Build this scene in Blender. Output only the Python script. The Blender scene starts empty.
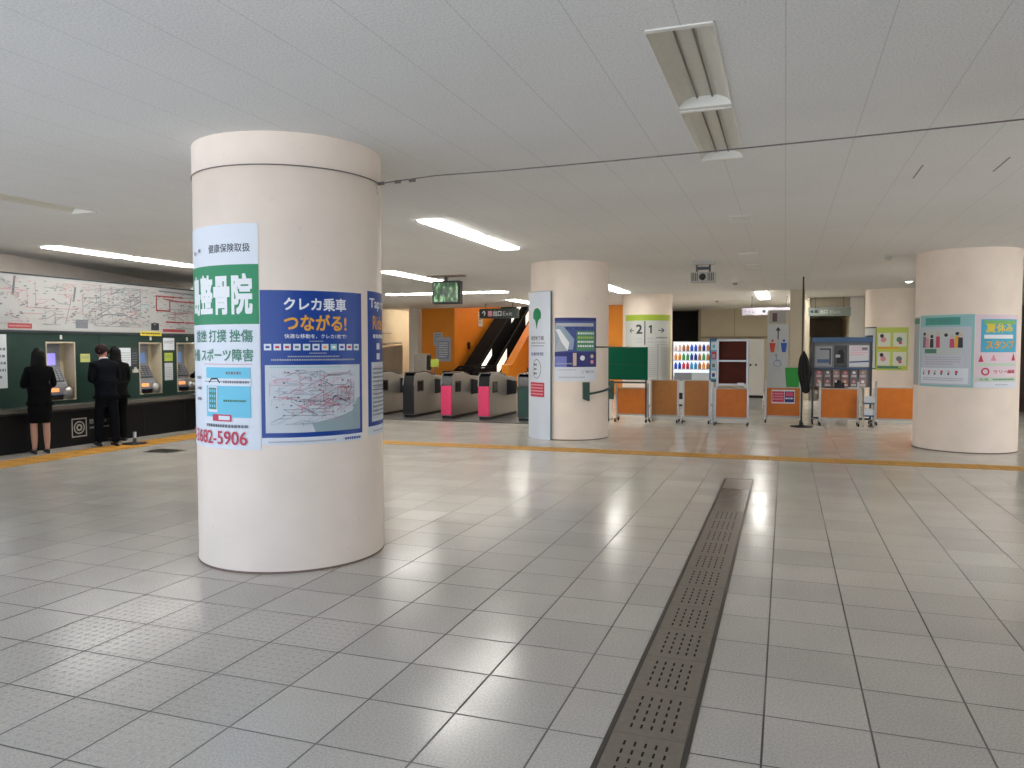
import bpy, bmesh, math, random
from mathutils import Vector, Matrix
random.seed(7)
PI = math.pi
SC = bpy.context.scene
COL = SC.collection

# ------------------------------------------------------------------ camera, world, exposure
CAM_H = 1.653
YAW, PITCH, ROLL = 0.33728, 0.04651, -0.00047
fw = Vector((-math.sin(YAW)*math.cos(PITCH), math.cos(YAW)*math.cos(PITCH), -math.sin(PITCH)))
rt = Vector((math.cos(YAW), math.sin(YAW), 0))
up = rt.cross(fw)
rt2 = rt*math.cos(ROLL) + up*math.sin(ROLL)
up2 = up*math.cos(ROLL) - rt*math.sin(ROLL)
cam_data = bpy.data.cameras.new('camera')
cam = bpy.data.objects.new('camera', cam_data)
COL.objects.link(cam)
M = Matrix((rt2, up2, -fw)).transposed().to_4x4()
M.translation = Vector((0, 0, CAM_H))
cam.matrix_world = M
cam_data.sensor_width = 36
cam_data.lens = 36*778.8/1024
cam_data.clip_start = 0.05
cam_data.clip_end = 200
SC.camera = cam

world = bpy.data.worlds.new('world')
SC.world = world
world.use_nodes = True
wb = world.node_tree.nodes['Background']
wn_ = world.node_tree.nodes
wl_ = world.node_tree.links
_tc = wn_.new('ShaderNodeTexCoord')
_sp = wn_.new('ShaderNodeSeparateXYZ')
wl_.new(_tc.outputs['Generated'], _sp.inputs[0])
_rp = wn_.new('ShaderNodeValToRGB')          # bright paved street below the horizon, pale sky above
_rp.color_ramp.elements[0].position = 0.49
_rp.color_ramp.elements[0].color = (0.93, 1.0, 1.10, 1)
_rp.color_ramp.elements[1].position = 0.52
_rp.color_ramp.elements[1].color = (0.58, 0.68, 0.86, 1)
_mr = wn_.new('ShaderNodeMapRange')
_mr.inputs['From Min'].default_value = -1
_mr.inputs['From Max'].default_value = 1
wl_.new(_sp.outputs[2], _mr.inputs['Value'])
wl_.new(_mr.outputs['Result'], _rp.inputs[0])
wl_.new(_rp.outputs[0], wb.inputs[0])
wb.inputs[1].default_value = 2.5
SC.view_settings.view_transform = 'Standard'
SC.view_settings.look = 'None'
SC.view_settings.gamma = 1
SC.view_settings.use_curve_mapping = False
SC.view_settings.exposure = 0.39
try:
    SC.cycles.max_bounces = 8
    SC.cycles.diffuse_bounces = 5
    SC.cycles.sample_clamp_indirect = 6
except Exception:
    pass

def portal(name, loc, rot, sx, sy):
    """a sky portal filling one real opening of the hall"""
    l = bpy.data.lights.new(name, 'AREA')
    l.shape = 'RECTANGLE'
    l.size = sx
    l.size_y = sy
    l.cycles.is_portal = True
    o = bpy.data.objects.new(name, l)
    o.location = loc
    o.rotation_euler = rot
    COL.objects.link(o)
# street openings: behind the camera (y = -2) and on the left side (x = -13)
portal('sky_portal_rear', (-6, -2, 1.6), (PI/2, 0, 0), 14, 3.2)
portal('sky_portal_left', (-13, 1.6, 1.6), (PI/2, 0, -PI/2), 7.2, 3.2)
portal('sky_portal_right', (9, 9.0, 1.6), (PI/2, 0, PI/2), 6, 3.2)

# ------------------------------------------------------------------ materials
def lin(c):
    c = c/255.0
    return c/12.92 if c <= 0.04045 else ((c+0.055)/1.055)**2.4
MATS = {}
def mat(name, rgb, rough=0.6, metal=0.0, emit=0.0, noise=0.0, nscale=20.0, bump=0.0, spec=0.5, coat=0.0):
    if name in MATS:
        return MATS[name]
    m = bpy.data.materials.new(name)
    m.use_nodes = True
    nt = m.node_tree
    b = nt.nodes['Principled BSDF']
    col = (lin(rgb[0]), lin(rgb[1]), lin(rgb[2]), 1)
    b.inputs['Base Color'].default_value = col
    b.inputs['Roughness'].default_value = rough
    b.inputs['Metallic'].default_value = metal
    b.inputs['Specular IOR Level'].default_value = spec
    b.inputs['Coat Weight'].default_value = coat
    if emit:
        b.inputs['Emission Color'].default_value = col
        b.inputs['Emission Strength'].default_value = emit
    if noise or bump:
        tc = nt.nodes.new('ShaderNodeTexCoord')
        n = nt.nodes.new('ShaderNodeTexNoise')
        n.inputs['Scale'].default_value = nscale
        n.inputs['Detail'].default_value = 4
        nt.links.new(tc.outputs['Object'], n.inputs['Vector'])
        if noise:
            mr = nt.nodes.new('ShaderNodeMapRange')
            mr.inputs['From Min'].default_value = 0.3
            mr.inputs['From Max'].default_value = 0.7
            mr.inputs['To Min'].default_value = 1-noise
            mr.inputs['To Max'].default_value = 1+noise*0.3
            mx = nt.nodes.new('ShaderNodeMix')
            mx.data_type = 'RGBA'
            mx.blend_type = 'MULTIPLY'
            mx.inputs[0].default_value = 1
            mx.inputs[6].default_value = col
            nt.links.new(n.outputs['Fac'], mr.inputs['Value'])
            nt.links.new(mr.outputs['Result'], mx.inputs[7])
            nt.links.new(mx.outputs[2], b.inputs['Base Color'])
        if bump:
            bp = nt.nodes.new('ShaderNodeBump')
            bp.inputs['Strength'].default_value = bump
            bp.inputs['Distance'].default_value = 0.01
            nt.links.new(n.outputs['Fac'], bp.inputs['Height'])
            nt.links.new(bp.outputs['Normal'], b.inputs['Normal'])
    MATS[name] = m
    return m

def nodes_of(m):
    return m.node_tree, m.node_tree.nodes, m.node_tree.links

class NB:
    """tiny node helper"""
    def __init__(s, m):
        s.nt = m.node_tree
        s.n = s.nt.nodes
        s.l = s.nt.links
        s.bsdf = s.n['Principled BSDF']
    def math(s, op, a, b=None, c=None):
        q = s.n.new('ShaderNodeMath')
        q.operation = op
        for i, v in enumerate((a, b, c)):
            if v is None:
                continue
            if isinstance(v, (int, float)):
                q.inputs[i].default_value = v
            else:
                s.l.new(v, q.inputs[i])
        return q.outputs[0]
    def mix(s, fac, a, b, mode='MIX'):
        q = s.n.new('ShaderNodeMix')
        q.data_type = 'RGBA'
        q.blend_type = mode
        for i, v in ((0, fac), (6, a), (7, b)):
            if isinstance(v, (int, float)):
                q.inputs[i].default_value = v if i == 0 else (v, v, v, 1)
            elif isinstance(v, tuple):
                q.inputs[i].default_value = v
            else:
                s.l.new(v, q.inputs[i])
        return q.outputs[2]
    def noise(s, vec, scale, detail=3):
        q = s.n.new('ShaderNodeTexNoise')
        q.inputs['Scale'].default_value = scale
        q.inputs['Detail'].default_value = detail
        s.l.new(vec, q.inputs['Vector'])
        return q.outputs['Fac']
    def ramp(s, v, a, b, c, d):
        q = s.n.new('ShaderNodeMapRange')
        for k, x in (('From Min', a), ('From Max', b), ('To Min', c), ('To Max', d)):
            q.inputs[k].default_value = x
        s.l.new(v, q.inputs['Value'])
        return q.outputs['Result']

TILE = 0.44
GX, GY = -0.0666, 3.6109      # one crossing of the floor joints

def floor_material():
    m = mat('floor_tile', (172, 171, 168), rough=0.2)
    b = NB(m)
    tc = b.n.new('ShaderNodeTexCoord')
    P = tc.outputs['Object']
    sp = b.n.new('ShaderNodeSeparateXYZ')
    b.l.new(P, sp.inputs[0])
    ux = b.math('DIVIDE', b.math('SUBTRACT', sp.outputs[0], GX-44), TILE)
    uy = b.math('DIVIDE', b.math('SUBTRACT', sp.outputs[1], GY-44), TILE)
    fx = b.math('FRACT', ux)
    fy = b.math('FRACT', uy)
    dx = b.math('MINIMUM', fx, b.math('SUBTRACT', 1.0, fx))
    dy = b.math('MINIMUM', fy, b.math('SUBTRACT', 1.0, fy))
    gxl = b.ramp(dx, 0.007, 0.014, 1, 0)
    gyl = b.ramp(dy, 0.006, 0.014, 0.95, 0)
    g = b.math('MAXIMUM', gxl, gyl)
    # joint depth varies along the floor
    wear = b.noise(P, 0.55, 2)
    gd = b.math('MULTIPLY', g, b.ramp(wear, 0.35, 0.65, 0.7, 1.0))
    # per-tile tone
    ix = b.math('FLOOR', ux)
    iy = b.math('FLOOR', uy)
    cmb = b.n.new('ShaderNodeCombineXYZ')
    b.l.new(ix, cmb.inputs[0])
    b.l.new(iy, cmb.inputs[1])
    wn = b.n.new('ShaderNodeTexWhiteNoise')
    b.l.new(cmb.outputs[0], wn.inputs['Vector'])
    tone = b.ramp(wn.outputs['Value'], 0, 1, 0.91, 1.03)
    speck = b.noise(P, 95, 4)
    sp2 = b.ramp(speck, 0.38, 0.62, 0.84, 1.06)
    stain = b.ramp(b.noise(P, 1.3, 5), 0.3, 0.7, 0.93, 1.03)
    base = (lin(202), lin(197), lin(189), 1)
    c = b.mix(1.0, base, tone, 'MULTIPLY')
    c = b.mix(1.0, c, sp2, 'MULTIPLY')
    c = b.mix(1.0, c, stain, 'MULTIPLY')
    # studded anti slip tiles, lower left
    inx = b.math('MULTIPLY', b.math('GREATER_THAN', ux, (GX-9*TILE-(GX-44))/TILE+0.001), b.math('LESS_THAN', ux, (GX-5*TILE-(GX-44))/TILE+0.001))
    iny = b.math('MULTIPLY', b.math('GREATER_THAN', uy, (44-3*TILE)/TILE+0.001), b.math('LESS_THAN', uy, (44+1*TILE)/TILE+0.001))
    stud_area = b.math('MULTIPLY', inx, iny)
    sx = b.math('SUBTRACT', b.math('FRACT', b.math('MULTIPLY', ux, 8.0)), 0.5)
    sy = b.math('SUBTRACT', b.math('FRACT', b.math('MULTIPLY', uy, 8.0)), 0.5)
    rr = b.math('SQRT', b.math('ADD', b.math('MULTIPLY', sx, sx), b.math('MULTIPLY', sy, sy)))
    stud = b.math('MULTIPLY', b.ramp(rr, 0.12, 0.3, 1, 0), stud_area)
    c = b.mix(b.math('MULTIPLY', stud, 0.07), c, (lin(120), lin(116), lin(112), 1))
    c = b.mix(gd, c, (lin(62), lin(58), lin(55), 1))
    b.l.new(c, b.bsdf.inputs['Base Color'])
    rgh = b.ramp(b.noise(P, 2.2, 3), 0.3, 0.7, 0.16, 0.23)
    rgh = b.math('ADD', rgh, b.math('MULTIPLY', g, 0.4))
    b.l.new(rgh, b.bsdf.inputs['Roughness'])
    hgt = b.math('ADD', b.math('MULTIPLY', g, -1.0), b.math('MULTIPLY', stud, 0.9))
    hgt = b.math('ADD', hgt, b.math('MULTIPLY', b.noise(P, 9, 2), 0.10))
    bp = b.n.new('ShaderNodeBump')
    bp.inputs['Strength'].default_value = 0.5
    bp.inputs['Distance'].default_value = 0.003
    b.l.new(hgt, bp.inputs['Height'])
    b.l.new(bp.outputs['Normal'], b.bsdf.inputs['Normal'])
    b.bsdf.inputs['Specular IOR Level'].default_value = 0.31
    return m

def ceiling_material():
    m = mat('ceiling_board', (214, 214, 212), rough=0.95, spec=0.1)
    b = NB(m)
    tc = b.n.new('ShaderNodeTexCoord')
    P = tc.outputs['Object']
    sp = b.n.new('ShaderNodeSeparateXYZ')
    b.l.new(P, sp.inputs[0])
    fx = b.math('FRACT', b.math('DIVIDE', b.math('ADD', sp.outputs[0], 0.021+47.8), 0.478))
    fy = b.math('FRACT', b.math('DIVIDE', b.math('ADD', sp.outputs[1], 91.0), 0.91))
    dx = b.math('MINIMUM', fx, b.math('SUBTRACT', 1.0, fx))
    dy = b.math('MINIMUM', fy, b.math('SUBTRACT', 1.0, fy))
    g = b.math('MAXIMUM', b.ramp(dx, 0.003, 0.008, 0.3, 0), b.ramp(dy, 0.001, 0.003, 0.12, 0))
    sp1 = b.ramp(b.noise(P, 80, 4), 0.36, 0.58, 0.87, 1.02)
    c = b.mix(1.0, (lin(232), lin(232), lin(230), 1), sp1, 'MULTIPLY')
    st = b.ramp(b.noise(P, 0.5, 3), 0.3, 0.7, 0.95, 1.02)
    c = b.mix(1.0, c, st, 'MULTIPLY')
    c = b.mix(g, c, (lin(120), lin(116), lin(112), 1))
    b.l.new(c, b.bsdf.inputs['Base Color'])
    bp = b.n.new('ShaderNodeBump')
    bp.inputs['Strength'].default_value = 0.3
    bp.inputs['Distance'].default_value = 0.004
    b.l.new(b.noise(P, 60, 4), bp.inputs['Height'])
    b.l.new(bp.outputs['Normal'], b.bsdf.inputs['Normal'])
    return m

def column_material():
    m = mat('column_paint', (214, 200, 186), rough=0.55, spec=0.35)
    b = NB(m)
    tc = b.n.new('ShaderNodeTexCoord')
    P = tc.outputs['Object']
    a1 = b.ramp(b.noise(P, 2.5, 5), 0.3, 0.7, 0.94, 1.02)
    a2 = b.noise(P, 14, 6)
    spots = b.ramp(a2, 0.70, 0.78, 0, 0.3)
    c = b.mix(1.0, (lin(246), lin(231), lin(216), 1), a1, 'MULTIPLY')
    c = b.mix(spots, c, (lin(150), lin(132), lin(115), 1))
    b.l.new(c, b.bsdf.inputs['Base Color'])
    bp = b.n.new('ShaderNodeBump')
    bp.inputs['Strength'].default_value = 0.12
    bp.inputs['Distance'].default_value = 0.004
    b.l.new(b.noise(P, 30, 4), bp.inputs['Height'])
    b.l.new(bp.outputs['Normal'], b.bsdf.inputs['Normal'])
    return m

def screen_material(name, c1, c2, c3, strength, scale):
    m = mat(name, (10, 10, 10), rough=0.2)
    b = NB(m)
    tc = b.n.new('ShaderNodeTexCoord')
    v = b.n.new('ShaderNodeMapping')
    v.inputs['Scale'].default_value = (1.0, 1.0, 0.45)
    b.l.new(tc.outputs['Object'], v.inputs[0])
    n = b.noise(v.outputs[0], scale, 3)
    a = b.mix(b.ramp(n, 0.35, 0.5, 0, 1), tuple(lin(x) for x in c1)+(1,), tuple(lin(x) for x in c2)+(1,))
    a = b.mix(b.ramp(n, 0.52, 0.66, 0, 1), a, tuple(lin(x) for x in c3)+(1,))
    b.l.new(a, b.bsdf.inputs['Emission Color'])
    b.bsdf.inputs['Emission Strength'].default_value = strength
    return m

FLOOR = floor_material()
CEIL = ceiling_material()
COLM = column_material()
WHITE = mat('white_paper', (226, 232, 240), 0.55)
INKW = mat('print_white', (238, 240, 242), 0.5)
INKK = mat('print_black', (52, 58, 66), 0.6)
INKGREY = mat('print_grey', (120, 124, 132), 0.6)
INKPALE = mat('print_pale_grey', (176, 180, 188), 0.6)
INKR = mat('print_red', (200, 58, 84), 0.6)
INKPINK = mat('print_pink', (222, 150, 166), 0.6)
INKG = mat('print_green', (30, 140, 92), 0.5)
INKG2 = mat('print_dull_green', (84, 138, 118), 0.6)
INKB = mat('print_blue', (10, 64, 150), 0.4)
INKSKY = mat('print_sky_blue', (110, 200, 228), 0.5)
INKO = mat('print_orange', (238, 170, 50), 0.5)
INKSEA = mat('print_sea_grey', (152, 172, 178), 0.6)
PAPERMAP = mat('map_paper', (208, 214, 220), 0.55)
INKTEAL = mat('print_teal', (150, 200, 202), 0.6)
INKLAV = mat('print_lavender', (196, 204, 214), 0.6)
INKYG = mat('print_yellow_green', (186, 204, 80), 0.6)
INKYEL = mat('print_yellow', (226, 206, 70), 0.6)
INKNAVY = mat('print_navy', (44, 48, 120), 0.5)
INKROSE = mat('print_rose', (206, 84, 110), 0.6)
INKSKIN = mat('print_beige', (214, 190, 170), 0.6)
BEIGE = mat('beige_wall', (196, 186, 164), 0.7, noise=0.06, nscale=3)
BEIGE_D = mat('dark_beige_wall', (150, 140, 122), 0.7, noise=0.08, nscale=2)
WALLGREY = mat('grey_wall_panel', (205, 197, 188), 0.7, noise=0.08, nscale=3)
DARKV = mat('dark_void', (30, 27, 27), 0.8, noise=0.2, nscale=4)
ESCB = mat('escalator_black', (7, 7, 8), 0.85, spec=.1)
ORANGE = mat('orange_wall', (226, 140, 30), 0.5, noise=0.08, nscale=2)
GREENWALL = mat('dark_green_panel', (20, 54, 46), 0.45, noise=0.08, nscale=3)
GREENBOARD = mat('green_board', (0, 84, 60), 0.8, spec=.2, noise=0.06, nscale=4)
BLACK = mat('black_plastic', (22, 22, 24), 0.45, noise=0.1)
BLACKGLOSS = mat('black_gloss', (14, 14, 16), 0.2)
DARKBASE = mat('dark_stone_base', (17, 16, 17), 0.7, spec=.2, noise=0.15, nscale=8)
STONETOP = mat('grey_stone_top', (92, 89, 82), 0.3, noise=0.1, nscale=30)
STEEL = mat('brushed_steel', (168, 166, 162), 0.35, 0.85, noise=0.05, nscale=40)
GATEMETAL = mat('gate_metal', (168, 163, 155), 0.4, 0.5, noise=0.06, nscale=12)
ALU = mat('aluminium_frame', (188, 188, 188), 0.35, 0.6, noise=0.04)
SILVERP = mat('silver_paint', (176, 176, 172), 0.4, 0.2, noise=0.05)
DRAINM = mat('drain_steel', (150, 143, 135), 0.33, 0.7, noise=0.12, nscale=25)
DRAINF = mat('drain_frame_steel', (82, 78, 74), 0.35, 0.7, noise=0.12, nscale=25)
HOLE = mat('dark_hole', (20, 18, 17), 0.9)
PINK = mat('magenta_pink_panel', (236, 60, 112), 0.4)
WOODO = mat('orange_laminate', (206, 114, 22), 0.45, noise=0.12, nscale=6)
WOODB = mat('brown_laminate', (176, 116, 54), 0.45, noise=0.12, nscale=6)
WOODR = mat('red_brown_board', (92, 38, 26), 0.6, spec=.25, noise=0.15, nscale=5)
OFFWHITE = mat('off_white_paint', (214, 212, 204), 0.5, noise=0.04)
LAMPWHITE = mat('lamp_housing_white', (232, 230, 222), 0.4)
REFLECTOR = mat('lamp_reflector', (216, 212, 198), 0.45, noise=0.05)
TUBEOFF = mat('unlit_tube', (200, 198, 190), 0.3)
LIT = mat('lit_tube', (255, 252, 245), 0.4, emit=14.0)
LITSMALL = mat('lit_downlight', (255, 250, 240), 0.4, emit=6.0)
TACT = mat('tactile_yellow', (196, 146, 60), 0.6, noise=0.12, nscale=14)
SKIN = mat('skin', (178, 134, 112), 0.55, noise=0.05, nscale=30)
SKINR = mat('skin_flushed', (196, 128, 110), 0.55, noise=0.05, nscale=30)
HAIRB = mat('black_hair', (8, 6, 6), 0.6, spec=.2, noise=0.3, nscale=60)
HAIRR = mat('reddish_brown_hair', (34, 14, 13), 0.6, spec=.2, noise=0.3, nscale=60)
SUITB = mat('black_suit', (7, 7, 9), 0.9, spec=.15, noise=0.2, nscale=30)
SUITN = mat('navy_suit', (9, 11, 18), 0.9, spec=.15, noise=0.2, nscale=30)
SHIRT = mat('white_shirt', (220, 222, 226), 0.7)
LEATHER = mat('black_leather', (14, 12, 12), 0.35)
EYE = mat('eye_white', (225, 222, 215), 0.3)
IRIS = mat('dark_iris', (30, 20, 16), 0.3)
LIP = mat('lips', (158, 86, 84), 0.5)
MACH = mat('machine_beige', (204, 192, 166), 0.5, noise=0.05)
MACHG = mat('machine_grey', (140, 142, 148), 0.4, 0.2)
SCRV = mat('violet_screen', (150, 140, 230), 0.3, emit=0.7)
SCRB = mat('blue_screen', (100, 130, 180), 0.3, emit=0.35)
GLOWO = mat('orange_lamp', (255, 150, 90), 0.3, emit=0.9)
GLOWBLUE = mat('pale_blue_lamp', (190, 240, 255), 0.3, emit=2.0)
SIGNDARK = mat('dark_sign', (44, 54, 50), 0.4)
BLUEFRAME = mat('blue_grey_frame', (60, 92, 130), 0.4, noise=0.05)
GUNMETAL = mat('gunmetal_frame', (66, 70, 78), 0.4, 0.3)
GLASS = mat('display_glass', (200, 210, 215), 0.08)
VENDLIT = mat('vending_lit_back', (232, 240, 250), 0.3, emit=0.62)
GREENPL = mat('bright_green_plastic', (38, 150, 52), 0.45, noise=0.06)
CLOTHK = mat('black_cloth', (16, 15, 17), 0.85, noise=0.2, nscale=20)
GREENTRIM = mat('deep_green_trim', (20, 62, 48), 0.4)
WIREM = mat('wire_steel', (120, 112, 110), 0.5, 0.4)
TVSCREEN = screen_material('tv_screen', (6, 22, 8), (36, 92, 36), (170, 220, 160), 0.6, 14.0)

# ------------------------------------------------------------------ mesh builder
class MB:
    def __init__(s):
        s.v = []; s.f = []; s.mi = []; s.mats = []; s.sm = []
    def slot(s, m):
        if m not in s.mats:
            s.mats.append(m)
        return s.mats.index(m)
    def face(s, pts, m, smooth=False):
        i0 = len(s.v)
        s.v += [tuple(p) for p in pts]
        s.f.append(tuple(range(i0, i0+len(pts))))
        s.mi.append(s.slot(m)); s.sm.append(smooth)
    def raw(s, vs, fs, m, smooth=False):
        i0 = len(s.v)
        s.v += [tuple(p) for p in vs]
        k = s.slot(m)
        for f in fs:
            s.f.append(tuple(i0+i for i in f)); s.mi.append(k); s.sm.append(smooth)
    def box(s, x0, x1, y0, y1, z0, z1, m, rot=None):
        vs = [(x, y, z) for z in (z0, z1) for y in (y0, y1) for x in (x0, x1)]
        if rot:
            c = Vector(rot[0])
            R = Matrix.Rotation(rot[1], 4, rot[2])
            vs = [tuple(c + R @ (Vector(p)-c)) for p in vs]
        s.raw(vs, [(0, 2, 3, 1), (4, 5, 7, 6), (0, 1, 5, 4), (2, 6, 7, 3), (0, 4, 6, 2), (1, 3, 7, 5)], m)
    def prism(s, pts, axis, a, b, m):
        """extrude a 2-D outline along an axis: 'x' pts=(y,z), 'y' pts=(x,z), 'z' pts=(x,y)"""
        def P(p, t):
            return {'x': (t, p[0], p[1]), 'y': (p[0], t, p[1]), 'z': (p[0], p[1], t)}[axis]
        n = len(pts)
        vs = [P(p, a) for p in pts]+[P(p, b) for p in pts]
        fs = [tuple(range(n))[::-1], tuple(range(n, 2*n))]
        fs += [(i, (i+1) % n, n+(i+1) % n, n+i) for i in range(n)]
        s.raw(vs, fs, m)
    def lathe(s, prof, c, m, seg=32, smooth=True, cap=True, a0=0, a1=2*PI):
        full = abs(a1-a0-2*PI) < 1e-6
        n = seg if full else seg+1
        vs = []
        for r, z in prof:
            for i in range(n):
                a = a0+(a1-a0)*i/seg
                vs.append((c[0]+r*math.cos(a), c[1]+r*math.sin(a), c[2]+z))
        fs = []
        for k in range(len(prof)-1):
            for i in range(seg):
                j = (i+1) % n
                fs.append((k*n+i, k*n+j, (k+1)*n+j, (k+1)*n+i))
        s.raw(vs, fs, m, smooth)
        if cap and full:
            s.raw(vs[:n], [tuple(range(n))[::-1]], m)
            s.raw(vs[-n:], [tuple(range(n))], m)
    def tube(s, pts, r, m, seg=8, cap=True):
        pts = [Vector(p) for p in pts]
        rings = []
        prev = None
        for i, p in enumerate(pts):
            if i == 0: d = pts[1]-p
            elif i == len(pts)-1: d = p-pts[i-1]
            else: d = (pts[i+1]-pts[i-1])
            d.normalize()
            if prev is None:
                a = d.orthogonal().normalized()
            else:
                a = (prev-d*prev.dot(d)).normalized()
            prev = a
            b = d.cross(a)
            rr = r[i] if isinstance(r, (list, tuple)) else r
            rings.append([p+(a*math.cos(t)+b*math.sin(t))*rr for t in [2*PI*k/seg for k in range(seg)]])
        vs = [tuple(q) for ring in rings for q in ring]
        fs = []
        for i in range(len(rings)-1):
            for k in range(seg):
                j = (k+1) % seg
                fs.append((i*seg+k, i*seg+j, (i+1)*seg+j, (i+1)*seg+k))
        if cap:
            fs.append(tuple(range(seg))[::-1])
            fs.append(tuple(range((len(rings)-1)*seg, len(rings)*seg)))
        s.raw(vs, fs, m, True)
    def sphere(s, c, r, m, seg=16, rings=10, sc=(1, 1, 1)):
        prof = []
        vs = []
        for k in range(rings+1):
            t = PI*k/rings
            for i in range(seg):
                a = 2*PI*i/seg
                vs.append((c[0]+r*sc[0]*math.sin(t)*math.cos(a), c[1]+r*sc[1]*math.sin(t)*math.sin(a), c[2]+r*sc[2]*math.cos(t)))
        fs = []
        for k in range(rings):
            for i in range(seg):
                j = (i+1) % seg
                fs.append((k*seg+i, (k+1)*seg+i, (k+1)*seg+j, k*seg+j))
        s.raw(vs, fs, m, True)
    def build(s, name, parent=None, loc=None, rotz=0, bevel=0, kind=None, weld=True):
        me = bpy.data.meshes.new(name)
        me.from_pydata(s.v, [], s.f)
        for m in s.mats:
            me.materials.append(m)
        me.polygons.foreach_set('material_index', s.mi)
        me.polygons.foreach_set('use_smooth', s.sm)
        if weld:
            bm = bmesh.new()
            bm.from_mesh(me)
            bmesh.ops.remove_doubles(bm, verts=bm.verts, dist=0.00002)
            bmesh.ops.recalc_face_normals(bm, faces=bm.faces)
            bm.to_mesh(me)
            bm.free()
        me.update()
        o = bpy.data.objects.new(name, me)
        COL.objects.link(o)
        if parent is not None:
            o.parent = parent
        if loc is not None:
            o.location = loc
        o.rotation_euler = (0, 0, rotz)
        if bevel:
            bv = o.modifiers.new('bevel', 'BEVEL')
            bv.width = bevel
            bv.segments = 2
            bv.limit_method = 'ANGLE'
        if kind:
            o['kind'] = kind
        return o

def tag(o, label, cat, group=None):
    o['label'] = label
    o['category'] = cat
    if group:
        o['group'] = group
    return o
def thing(name, label, cat, loc=(0, 0, 0), rotz=0, group=None):
    o = bpy.data.objects.new(name, None)
    o.empty_display_size = 0.1
    COL.objects.link(o)
    o.location = loc
    o.rotation_euler = (0, 0, rotz)
    return tag(o, label, cat, group)
def copy_tree(o, parent=None):
    c = o.copy()
    COL.objects.link(c)
    c.parent = parent
    for ch in [x for x in list(bpy.data.objects) if x.parent == o]:
        copy_tree(ch, c)
    return c

# ------------------------------------------------------------------ lettering
TXT = {}
def text_mesh(body, bold=0.0):
    key = (body, bold)
    if key in TXT:
        return TXT[key]
    cu = bpy.data.curves.new('t', 'FONT')
    cu.body = body
    cu.offset = bold
    cu.resolution_u = 3
    o = bpy.data.objects.new('t', cu)
    COL.objects.link(o)
    bpy.context.view_layer.update()
    me = bpy.data.meshes.new_from_object(o.evaluated_get(bpy.context.evaluated_depsgraph_get()))
    vs = [(v.co.x, v.co.y) for v in me.vertices]
    fs = [tuple(p.vertices) for p in me.polygons]
    bpy.data.objects.remove(o)
    bpy.data.curves.remove(cu)
    bpy.data.meshes.remove(me)
    TXT[key] = (vs, fs)
    return TXT[key]

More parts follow.
